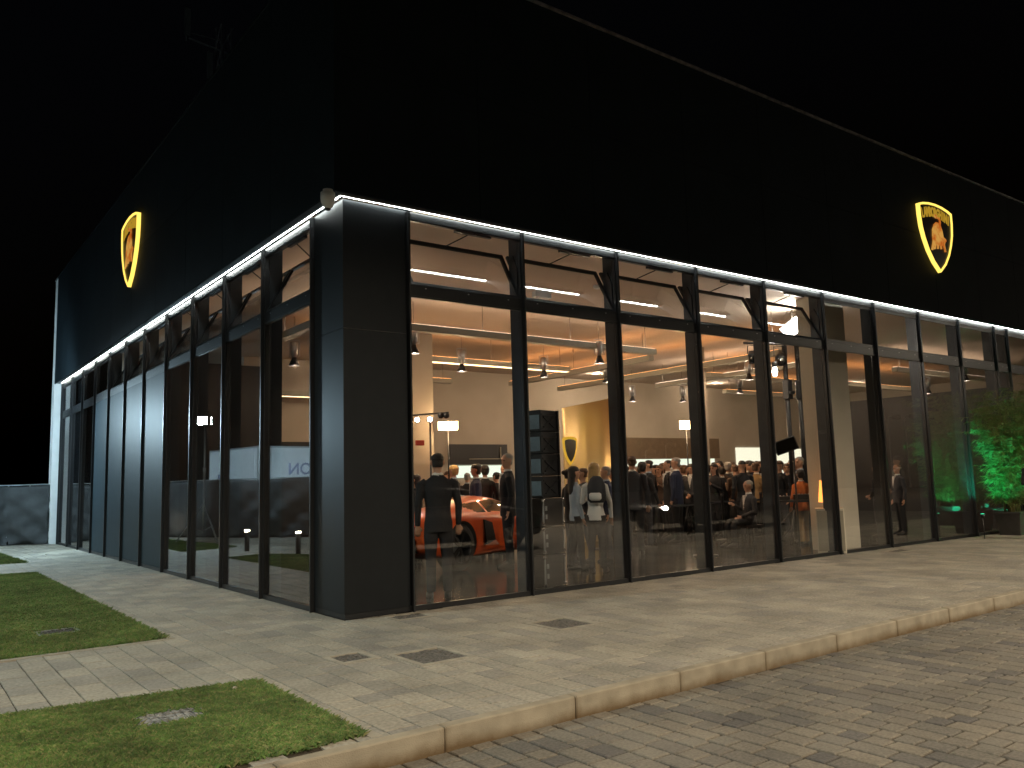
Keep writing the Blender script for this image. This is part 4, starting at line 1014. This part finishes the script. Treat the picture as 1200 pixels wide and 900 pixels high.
        cap(.135, .014); h.add([(-.06,-.085,hz+.158),(.06,-.085,hz+.158),(.045,-.155,hz+.150),(-.045,-.155,hz+.150),(-.06,-.085,hz+.166),(.06,-.085,hz+.166),(.045,-.155,hz+.157),(-.045,-.155,hz+.157)], [(0,1,2,3),(4,7,6,5),(0,4,5,1),(1,5,6,2),(2,6,7,3),(3,7,4,0)])
    hm = h.mesh('hair')
    if headturn:
        mt = Matrix.Rotation(headturn, 4, 'Z'); hm.transform(mt)
    ho_ = bpy.data.objects.new('tmp', hm); COL.objects.link(ho_)
    md = ho_.modifiers.new('r', 'REMESH'); md.mode = 'VOXEL'; md.voxel_size = .008
    tx = bpy.data.textures.new('hn', 'CLOUDS'); tx.noise_scale = .03
    md = ho_.modifiers.new('d', 'DISPLACE'); md.texture = tx; md.strength = .006; md.mid_level = .5
    dg.update(); dg = bpy.context.evaluated_depsgraph_get(); hm2 = bpy.data.meshes.new_from_object(ho_.evaluated_get(dg)); bpy.data.objects.remove(ho_)
    hm2.materials.clear(); hm2.materials.append(M['hairdark']); hm2.polygons.foreach_set('use_smooth', [True]*len(hm2.polygons))
    return nm, hm2
KINDS = dict(
    man=make_person('man', 'stand', fine=.009), manL=make_person('man', 'stand', headturn=R(35)), mclasp=make_person('man', 'clasp', hair='thick'),
    mphone=make_person('man', 'phone', jacket=False, headturn=R(-25)), mcap=make_person('man', 'walk', jacket=False, hair='capped'), bald=make_person('man', 'walk', hair=None or 'short'),
    wlong=make_person('woman', 'phone', True, 'long', False), wbun=make_person('woman', 'clasp', True, 'bun', False), wskirt=make_person('woman', 'stand', True, 'long', False, True),
    wthick=make_person('woman', 'walk', True, 'thick', True), seat=make_person('man', 'seat'))
def person(kind, loc, face, height, label, top='clothblack', bottom='clothblack', hair='hairdark', shirt='clothwhite', group=None):
    """face = compass direction (radians) the person looks towards"""
    bmesh_, hmesh = KINDS[kind]
    o = bpy.data.objects.new('person', bmesh_); COL.objects.link(o)
    for i, k in ((1, top), (2, bottom), (4, shirt)):
        o.material_slots[i].link = 'OBJECT'; o.material_slots[i].material = M[k]
    s = height/1.785 if kind != 'seat' else height/1.36
    o.scale = (s, s, s); o.location = loc; o.rotation_euler = (0, 0, face+math.pi/2)
    h = bpy.data.objects.new('hair', hmesh); COL.objects.link(h); h.parent = o
    h.material_slots[0].link = 'OBJECT'; h.material_slots[0].material = M[hair]
    return tag(o, label, 'person', group)
# the two men nearest the glass
person('man', (1.62, .72, .003), viewdir(512)+R(6), 1.79, 'man in a dark suit with cropped hair and white collar, back to the first window', hair='hairdark')
person('manL', (4.27, 2.83, .003), viewdir(600)+R(95), 1.87, 'tall man in a dark suit standing beside the orange car, half behind the mullion', hair='hairgrey')
# guests: px column, distance, px row of the head top, kind, facing offset to the view direction, clothes, label
G1 = 'guests behind the orange car'; G2 = 'guests by the speakers'; G3 = 'guests packed behind the barrier'
CR = [
 (531,545,17.0,'wthick',60,'clothgrey','hairblond','guest with curly fair hair in charcoal beside the man at the first window',G1),
 (525,552,18.6,'wlong',200,'clothbrown','hairbrown','guest with brown hair behind the fair haired guest',G1),
 (547.7,554,20.0,'bald',-20,'clothblack','hairgrey','grey haired guest in black with his back turned, behind the orange car roof',G1),
 (557,544,16.3,'mclasp',95,'clothnavy','hairdark','man in a navy suit bowing his head in profile behind the orange car',G1),
 (568,545,17.4,'wthick',10,'clothblack','hairdark','guest with big dark curly hair behind the orange car',G1),
 (581,553,19.5,'wbun',50,'clothblack','hairdark','small dark haired guest far behind the orange car',G1),
 (591,544,17.2,'manL',110,'clothblack','hairbrown','man with brown hair in black next to the tall man by the car',G1),
 (486.5,556,15.0,'wskirt',70,'clothblack','hairdark','dark haired guest cut by the edge of the corner column',G1),
 (667,549,13.8,'wbun',-60,'clothblack','hairdark','dark haired woman in black just right of the speaker stack',G2),
 (673,546,13.2,'wlong',-70,'clothblue','hairdark','woman in a pale blue top with dark hair, facing right by the speakers',G2),
 (682,548,14.4,'mphone',120,'clothgrey','hairbrown','guest facing left towards the woman in pale blue',G2),
 (696,542,12.8,'wlong',-15,'clothwhite','hairblond','woman with long blond hair in a white top with a dark rucksack',G2),
 (709,546,14.3,'man',100,'clothnavy','hairgrey','grey haired man in a navy jacket right of the blond woman',G2),
 (718,549,16.2,'mclasp',80,'clothblack','hairdark','guest in black behind the second mullion',G2),
 (740,534,15.6,'man',0,'clothgrey','hairbrown','broad man in charcoal, back turned, at the left of the third window',G3),
 (753,541,17.2,'wthick',-30,'clothblack','hairdark','guest with full dark hair beside the broad man in charcoal',G3),
 (759,539,18.4,'manL',60,'clothblack','hairdark','dark haired man with a white collar in the third window',G3),
 (772,545,20.5,'wlong',150,'clothbrown','hairbrown','guest in brown between two dark suits in the third window',G3),
 (782,539,19.6,'man',110,'clothblack','hairdark','tall slim man in black left of the grey haired man in navy',G3),
 (791,536,18.2,'manL',70,'clothnavy','hairgrey','grey haired man in a navy suit in the middle of the third window',G3),
 (801,545,21,'wbun',30,'clothblack','hairbrown','guest with tied brown hair under the warm video light',G3),
 (809,544,20.5,'mclasp',160,'clothgrey','hairdark','guest in charcoal facing the glass under the warm video light',G3),
 (836,543,19.6,'wlong',140,'clothblack','hairdark','dark haired guest turned to the glass right of the column speaker',G3),
 (845,547,20.6,'wthick',20,'clothblack','hairdark','guest in black, second from the column speaker',G3),
 (853,548,21.4,'wbun',-60,'clothblack','hairdark','guest with tied dark hair, third from the column speaker',G3),
 (861,544,20.4,'mphone',40,'clothbrown','hairbrown','guest in brown at the left edge of the lit wall panel',G3),
 (869,540,19.6,'mcap',20,'clothblack','hairdark','guest in a dark peaked cap before the lit wall panel',G3),
 (879,545,21.0,'manL',190,'clothblack','hairbrown','guest facing the glass right of the peaked cap',G3),
 (886,542,20.4,'wthick',-50,'clothtan','hairbrown','guest in tan before the lit wall panel',G3),
 (892,546,21.2,'wlong',10,'clothblack','hairdark','guest with long dark hair beside the guest in tan',G3),
 (912,540,19.6,'mcap',130,'clothblack','hairbrown','guest in black left of the boom monitor',G3),
 (922,543,20.2,'wbun',170,'clothblack','hairbrown','fair skinned guest facing the glass under the boom monitor',G3),
 (936,535,18.0,'manL',100,'clothblack','hairgrey','tall man in black between the lighting stands',G3),
 (949,546,21,'mclasp',40,'clothgrey','hairdark','guest in charcoal right of the lighting stands',G3),
 (1028,568,19.4,'wbun',60,'clothblack','hairdark','dim guest in the gloom left of the dark partition',G3),
 (1052,566,20.2,'manL',120,'clothgrey','hairbrown','dim guest facing left in the gloom by the dark partition',G3)]
for px, py, ds, kd, fo, top, hr, lb, g in CR:
    p = at(px, py, ds); hgt = min(1.9, max(1.55, p.z))
    person(kd, (p.x, p.y, .003), viewdir(px)+R(fo), hgt, lb, top=top, hair=hr, bottom='clothgrey' if rnd.random() < .3 else 'clothblack', shirt='clothwhite' if rnd.random() < .6 else 'clothblue', group=g)
for i in range(62):                                     # second and third rank, only heads and shoulders show between the others
    px = 732+i*3.75+rnd.uniform(-2, 2)
    ds = rnd.uniform(20.6, 23.6); p = at(px, 560, ds)
    person(rnd.choice(['man','manL','wlong','wbun','wthick','mclasp','mphone']), (p.x, min(p.y, 11.6), .003), viewdir(px)+R(rnd.choice([-60,0,30,90,140,180,200])), rnd.uniform(1.62, 1.78),
           'guest standing in the back rank of the crowd, mostly hidden by others', top=rnd.choice(['clothblack','clothblack','clothnavy','clothgrey','clothbrown']), hair=rnd.choice(['hairdark','hairdark','hairbrown','hairgrey']), group='back rank of the crowd')
# seated man and a person bending in orange
p = at(876, 563, 17.2); person('seat', (p.x, p.y, .003), viewdir(876)+R(120), p.z if p.z > 1.1 else 1.25, 'grey haired man in a dark suit sitting with his hand raised, before the standing crowd', top='clothgrey', hair='hairgrey')
r = empty('stool', (p.x, p.y, 0), viewdir(876)+R(30), 'plain black stool under the seated grey haired man', 'stool')
mb(M['black']).box(-.19,.19,-.19,.19,.39,.425).build('seat', parent=r)
for sx in (-.16,.16):
    for sy in (-.16,.16): mb(M['black']).tube([(sx*1.1,sy*1.1,.003),(sx,sy,.39)], .013, 8).build('leg', parent=r)
p = at(938, 560, 17.6); person('wthick', (p.x, p.y, .003), viewdir(938)+R(20), 1.48, 'short person in an orange top at the black table', top='clothorange', bottom='clothtan', hair='hairdark')
# man outside at the right edge of the picture
person('mclasp', (14.0, -1.36, .003), viewdir(1200)+R(200), 1.72, 'man in a black suit standing outside beside the bamboo', top='clothblack')
# rucksack of the blond woman
p = at(699, 575, 12.62); r = empty('rucksack', (p.x, p.y, 1.05), viewdir(699)-math.pi/2+R(-15), 'dark rucksack on the back of the blond woman', 'rucksack')
b = mb(M['clothgrey']); b.ell([(0,0,0,.10,.05),(0,0,.04,.145,.085),(0,0,.26,.14,.085),(0,.02,.36,.10,.06),(0,.02,.40,.05,.03)], 20); b.build('bag', parent=r)
b = mb(M['clothwhite']); b.ell([(0,-.08,.03,.06,.02),(0,-.085,.06,.095,.035),(0,-.085,.13,.095,.035),(0,-.08,.15,.07,.02)], 16); b.build('pocket', parent=r)

# ================================================================== CARS
def subsurf(o, lv):
    md = o.modifiers.new('s', 'SUBSURF'); md.levels = lv; md.render_levels = lv
def make_car(name, loc, heading, label, st, paint, wheels, wr, glassz, wx, front=True, lamp_on=False, supercar=True):
    r = empty(name, loc, heading, label, 'sports car' if supercar else 'car')
    b = mb(paint); rings = []
    for x, zb, ws, zs, wsh, zr, wrf in st:
        half = [(ws-.10, zb), (ws, zb+.07), (ws+.6*(wsh-ws)+.01, zb+.45*(zs-zb)), (wsh, zs-.10), (wsh-.03, zs), (wrf+(wsh-wrf)*.38, zs+(zr-zs)*.62), (wrf, zr-.015), (wrf*.5, zr+.012)]
        rings.append([(x, -y, z) for y, z in half] + [(x, y, z) for y, z in reversed(half)])
    b.rings(rings); o = b.build('body', parent=r); subsurf(o, 3)
    me = apply_mods(o)
    # wheel arches cut right through each side
    cut = MB(); cut.use(M['rubber'])
    for x in wheels:
        for s in (-1, 1):
            n = 40; rr_ = wr+.045
            cut.rings([[(x+rr_*math.cos(t*2*math.pi/n), s*yy, wr+rr_*math.sin(t*2*math.pi/n)) for t in range(n)] for yy in (.56, 1.3)])
    co = cut.build('tmp'); bm = bmesh.new(); bm.from_mesh(co.data); bmesh.ops.recalc_face_normals(bm, faces=bm.faces); bm.to_mesh(co.data); bm.free()
    bm = bmesh.new(); bm.from_mesh(o.data); bmesh.ops.recalc_face_normals(bm, faces=bm.faces); bm.to_mesh(o.data); bm.free()
    o.data.materials.append(M['rubber'])
    md = o.modifiers.new('b', 'BOOLEAN'); md.operation = 'DIFFERENCE'; md.object = co; md.solver = 'EXACT'; o.parent = None
    bpy.context.view_layer.update(); apply_mods(o); o.parent = r; bpy.data.objects.remove(co)
    # split the glazing off the body
    bm = bmesh.new(); bm.from_mesh(o.data); g = []
    for f in bm.faces:
        c = f.calc_center_median(); nrm = f.normal
        if glassz(c, nrm): g.append(f)
    bg_ = bm.copy(); gi = {f.index for f in g}
    bmesh.ops.delete(bm, geom=g, context='FACES')
    bg_.faces.ensure_lookup_table(); bmesh.ops.delete(bg_, geom=[f for f in bg_.faces if f.index not in gi], context='FACES')
    bm.to_mesh(o.data); bm.free(); gm = bpy.data.meshes.new('window'); bg_.to_mesh(gm); bg_.free(); gm.materials.append(M['darkglass'])
    for p_ in gm.polygons: p_.material_index = 0
    gm.polygons.foreach_set('use_smooth', [True]*len(gm.polygons))
    go = bpy.data.objects.new('window', gm); COL.objects.link(go); go.parent = r
    o.data.polygons.foreach_set('use_smooth', [True]*len(o.data.polygons))
    for x in wheels:
        for s in (-1, 1):
            wh = mb(M['rubber']); w_ = .30 if supercar else .22
            prof = [(wr*.70,-w_/2),(wr*.93,-w_/2),(wr,-w_/2+.03),(wr,w_/2-.03),(wr*.93,w_/2),(wr*.70,w_/2)]
            n = 36; wh.rings([[(rr_*math.cos(t*2*math.pi/n), yy, rr_*math.sin(t*2*math.pi/n)) for t in range(n)] for rr_, yy in prof], cap=False)
            t_ = wh.build('tyre', parent=None)
            wheel = bpy.data.objects.new('wheel', None); COL.objects.link(wheel); wheel.parent = r; wheel.location = (x, s*(wx-w_/2), wr); wheel.empty_display_size = .1
            t_.parent = wheel
            rim = mb(M['frame']); rim.rings([[(rr_*math.cos(t*2*math.pi/n), s*yy, rr_*math.sin(t*2*math.pi/n)) for t in range(n)] for rr_, yy in ((wr*.71,w_/2-.01),(wr*.66,w_/2-.03),(wr*.64,-w_/2+.02),(wr*.71,-w_/2+.01))], cap=False)
            rim.use(M['chrome'] if not supercar else M['frame'])
            for k in range(5):
                for dq in (-.10, .10):
                    a = k*2*math.pi/5+dq; rim.bar((0, s*(w_/2-.05), 0), (wr*.66*math.cos(a), s*(w_/2-.035), wr*.66*math.sin(a)), .028)
            rim.use(M['steel']); rim.rings([[(rr_*math.cos(t*2*math.pi/n), s*yy, rr_*math.sin(t*2*math.pi/n)) for t in range(n)] for rr_, yy in ((wr*.45,-.02),(wr*.45,.0))])
            rim.build('rim', parent=wheel)
    return r
SC = [(-2.24,.40,.78,.74,.80,.86,.60),(-2.10,.26,.88,.84,.93,.94,.70),(-1.75,.20,.95,.87,.985,1.0,.74),(-1.3,.15,.965,.885,1.0,1.06,.72),(-.8,.14,.94,.88,.985,1.13,.64),(-.3,.14,.92,.85,.955,1.175,.60),
      (.15,.14,.91,.82,.94,1.165,.60),(.6,.14,.92,.79,.94,1.04,.62),(1.05,.14,.95,.76,.95,.84,.64),(1.5,.15,.95,.70,.945,.73,.58),(1.95,.17,.90,.60,.88,.62,.52),(2.22,.22,.76,.44,.74,.46,.45)]
def scglass(c, n):
    side = abs(n.y) > .45 and n.z > .02 and -1.12 < c.x < .78 and c.z > .895 and c.z < 1.10-.05*abs(c.x) and not (-.50 < c.x < -.455) and c.z < 1.10-max(0, c.x-.2)*.32 and c.z > .895+max(0, -c.x-.75)*.35
    shield = .42 < c.x < 1.06 and n.x > .25 and abs(c.y) < .60-.05 and c.z > .84
    rear = -1.7 < c.x < -.62 and n.z > .8 and abs(c.y) < .42 and c.z > 1.0
    return side or shield or rear
HD = R(22); cx_, cy_ = 4.40, 4.50
car = make_car('sports_car', (cx_, cy_, .003), HD, 'low orange sports car parked inside behind the first window', SC, M['orange'], (-1.32, 1.32), .372, scglass, .97)
b = mb(M['black'])
for s in (-1, 1):
    b.add([(-.62,s*.99,.36),(-.30,s*.965,.42),(-.42,s*.975,.72),(-.70,s*.998,.78),(-.62,s*.94,.36),(-.30,s*.92,.42),(-.42,s*.93,.72),(-.70,s*.95,.78)], [(0,1,2,3),(4,7,6,5),(0,4,5,1),(1,5,6,2),(2,6,7,3),(3,7,4,0)])
b.build('side_intake', parent=car)
b = mb(M['redlens'])
for s in (-1, 1): b.box(-2.235,-2.20,s*.62-.16,s*.62+.16,.70,.745)
b.build('tail_light', parent=car)
b = mb(M['black']); b.box(-2.25,-2.13,-.70,.70,.34,.56); b.build('diffuser', parent=car)
b = mb(M['orange'])
for s in (-1, 1): b.ell([(.55,s*1.03,.86,.04,.06),(.53,s*1.05,.90,.06,.10),(.55,s*1.03,.95,.04,.07)], 14)
b.build('wing_mirror', parent=car)
SD = [(-2.38,.40,.72,.80,.76,.86,.60),(-2.2,.26,.84,.92,.86,1.0,.66),(-1.7,.20,.88,.98,.90,1.08,.66),(-1.2,.18,.89,1.0,.905,1.30,.62),(-.6,.18,.89,.99,.905,1.44,.60),(.0,.18,.89,.98,.905,1.46,.60),
      (.5,.18,.89,.96,.905,1.40,.61),(.95,.18,.89,.94,.905,1.15,.64),(1.25,.18,.89,.92,.90,.98,.66),(1.8,.2,.88,.86,.89,.92,.62),(2.2,.24,.82,.74,.82,.78,.56),(2.38,.32,.70,.60,.70,.64,.50)]
def sdglass(c, n):
    side = abs(n.y) > .4 and -1.45 < c.x < .95 and c.z > 1.02 and c.z < 1.38-.35*max(0, c.x-.3)-.4*max(0, -c.x-.8) and not any(abs(c.x-q) < .035 for q in (-.1, -1.0))
    sh = .55 < c.x < 1.22 and n.x > .25 and abs(c.y) < .58 and c.z > 1.0
    return side or sh
for i, (x, y, hd, lb) in enumerate([(15.6,-8.6,R(176),'dark parked car with one headlight lit, mirrored in the third window'), (6.3,-8.2,R(8),'black parked car mirrored in the first window')]):
    c = make_car('parked_car', (x, y, -.118), hd, lb, SD, M['blackcar'], (-1.4, 1.4), .33, sdglass, .90, supercar=False)
    for s in (-1, 1):
        on = i == 0 and s == -1
        b = mb(M['whitelamp'] if on else M['chrome']); b.ell([(2.22,s*.62,.58,.03,.08),(2.26,s*.62,.62,.06,.13),(2.26,s*.62,.68,.06,.13),(2.22,s*.62,.72,.03,.08)], 14); b.build('headlight', parent=c)
        b = mb(M['redlens']); b.box(-2.36,-2.30,s*.60-.14,s*.60+.14,.78,.90); b.build('tail_light', parent=c)
    b = mb(M['chrome']); b.box(-1.4,.9,-.925,-.915,1.005,1.02); b.box(-1.4,.9,.915,.925,1.005,1.02); b.build('trim', parent=c)

# ================================================================== BAMBOO
def bamboo(x, y, h, lean, label, n, seed):
    rr_ = random.Random(seed); r = empty('potted_bamboo', (x, y, 0), 0, label, 'potted bamboo', 'potted bamboos by the far windows')
    b = mb(M['pot']); s0, s1, ph = .20, .25, .44
    for (za, a0, zb_, a1) in ((0, s0, ph, s1),):
        b.add([(-a0,-a0,za),(a0,-a0,za),(a0,a0,za),(-a0,a0,za),(-a1,-a1,zb_),(a1,-a1,zb_),(a1,a1,zb_),(-a1,a1,zb_)], [(0,3,2,1),(4,5,6,7),(0,1,5,4),(1,2,6,5),(2,3,7,6),(3,0,4,7)])
    b.box(-s1-.02,s1+.02,-s1-.02,s1+.02,ph+.001,ph+.035); b.build('pot', parent=r)
    st = mb(M['culm']); lf = mb(M['leaf'])
    for k in range(n):
        a = rr_.random()*6.28; q = rr_.random()*.16; p0 = Vector((q*math.cos(a), q*math.sin(a), ph)); H = h*rr_.uniform(.72, 1.0)-ph
        dl = Vector((math.cos(a)*rr_.uniform(.15,.85)+lean[0], min(.28, math.sin(a)*rr_.uniform(.1,.6)+lean[1]), 0))
        pts = [p0+Vector((0,0,H*t))+dl*(t**2.2) for t in [i/9 for i in range(10)]]
        st.tube(pts, [.011*(1-.8*i/9)+.0015 for i in range(10)], 6)
        for i in range(2, 10):
            for m_ in range(5 if i > 3 else 3):
                base = pts[i-1].lerp(pts[i], rr_.random()); a2 = rr_.random()*6.28; L = rr_.uniform(.15, .42)
                tip = base+Vector((math.cos(a2)*L, math.sin(a2)*L, rr_.uniform(-.05,.22)*L*3*.5))
                st.tube([base, base.lerp(tip,.5)+Vector((0,0,.02)), tip], [.003,.002,.001], 4, cap=False)
                for t in range(9):
                    c0 = base.lerp(tip, rr_.uniform(.25, 1.0)); a3 = a2+rr_.uniform(-1.3, 1.3); l = rr_.uniform(.08, .17); w_ = rr_.uniform(.007, .013)
                    d = Vector((math.cos(a3), math.sin(a3), rr_.uniform(-.8, .25))).normalized(); sd = d.cross(Vector((0,0,1))).normalized()*w_
                    mdp = c0+d*l*.45; e = c0+d*l+Vector((0,0,-.015)); lf.add([c0, mdp+sd, e, mdp-sd+Vector((0,0,.003))], [(0,1,2,3)])
    st.build('stems', parent=r); lf.build('leaves', parent=r)
bamboo(15.05, -.42, 3.0, (-.42, -.05), 'bushy bamboo in a dark square planter, leftmost of the row against the glass', 34, 1)
bamboo(15.9, -.62, 3.25, (.1, -.1), 'bushy bamboo in a planter, second from the left of the row', 32, 2)
bamboo(16.9, -.62, 3.2, (0, -.1), 'bushy bamboo in a planter, third from the left of the row', 22, 3)
bamboo(18.0, -.62, 3.1, (.1, 0), 'bushy bamboo in a planter, at the right end of the row', 18, 4)
bamboo(17.6, -2.1, 2.7, (-.1, .1), 'green lit bamboo standing away from the glass, mirrored in the far windows, nearer one', 30, 5)
bamboo(18.9, -2.0, 2.9, (0, .1), 'green lit bamboo standing away from the glass, mirrored in the far windows, middle one', 30, 6)
bamboo(20.3, -1.9, 2.8, (0, .1), 'green lit bamboo standing away from the glass, mirrored in the far windows, farther one', 26, 7)
for i, (x, y, tx, ty, pw) in enumerate([(17.3,-1.15,17.6,-2.1,3200), (18.6,-1.05,18.9,-2.0,3000), (20.0,-.95,20.3,-1.9,1500), (16.55,-.28,16.35,-.62,160), (13.7,-.42,15.2,-.30,200), (15.6,-.10,16.3,-.40,130)]):
    r = empty('ground_spotlight', (x, y, 0), 0, ['green ground spotlight under the nearer mirrored bamboo', 'green ground spotlight under the middle mirrored bamboo', 'green ground spotlight under the farther mirrored bamboo', 'green ground spotlight tucked behind the planters against the glass', 'green spotlight on a short stake by the glass, left of all the planters', 'green spotlight on a short stake behind the second planter from the left'][i], 'spotlight', 'green uplights under the bamboo')
    h0 = .42 if i > 3 else 0
    b = mb(M['black']); b.lathe([(0,h0),(.035,h0),(.045,h0+.07),(0,h0+.065)], n=16)
    if h0: b.tube([(0,0,0),(0,0,h0)], .008, 6)
    b.build('housing', parent=r)
    mb(M['greenlamp']).lathe([(0,h0+.0705),(.033,h0+.0705),(.033,h0+.075),(0,h0+.075)], n=16).build('lens', parent=r)
    lamp('green_uplight', (x, y, h0+.11), (.03,1.0,.50), pw, .03, 'SPOT', aim((x, y, h0+.11), (tx, ty, 1.35+h0*1.5)), R(75))

# small coil of cable by the cream column
b = mb(M['rubber']); pts = [(.09*math.cos(t*.5)*(1+.1*math.sin(t)), .09*math.sin(t*.5)*.7, .02+.003*t+.03*abs(math.sin(t*.9))) for t in range(46)]
b.tube(pts, .006, 6); o = b.build('cable_coil'); o.location = (10.75, .25, .003); tag(o, 'loose coil of black cable on the floor against the cream column', 'cable')
# stones and leaf litter
for i, (x, y) in enumerate([(-1.9,-2.25),(-.9,14.0)]):
    o = mb(M['edging']).ell([(0,0,0,.015,.012),(0,0,.012,.022,.017),(0,0,.022,.01,.008)], 9).build('pebble'); o.location = (x, y, .012); tag(o, ['small pale pebble lying at the edge of the front lawn', 'small pebble on the far pavement near the white wall'][i], 'pebble')

# ================================================================== RENDER SETTINGS
scene.view_settings.view_transform = 'Standard'; scene.view_settings.look = 'None'; scene.view_settings.exposure = 0; scene.view_settings.gamma = 1
scene.cycles.use_denoising = True; scene.cycles.max_bounces = 8; scene.cycles.diffuse_bounces = 3; scene.cycles.glossy_bounces = 4; scene.cycles.transparent_max_bounces = 24
scene.cycles.sample_clamp_indirect = 4; scene.cycles.caustics_reflective = False; scene.cycles.caustics_refractive = False
scene.cycles.use_light_tree = True
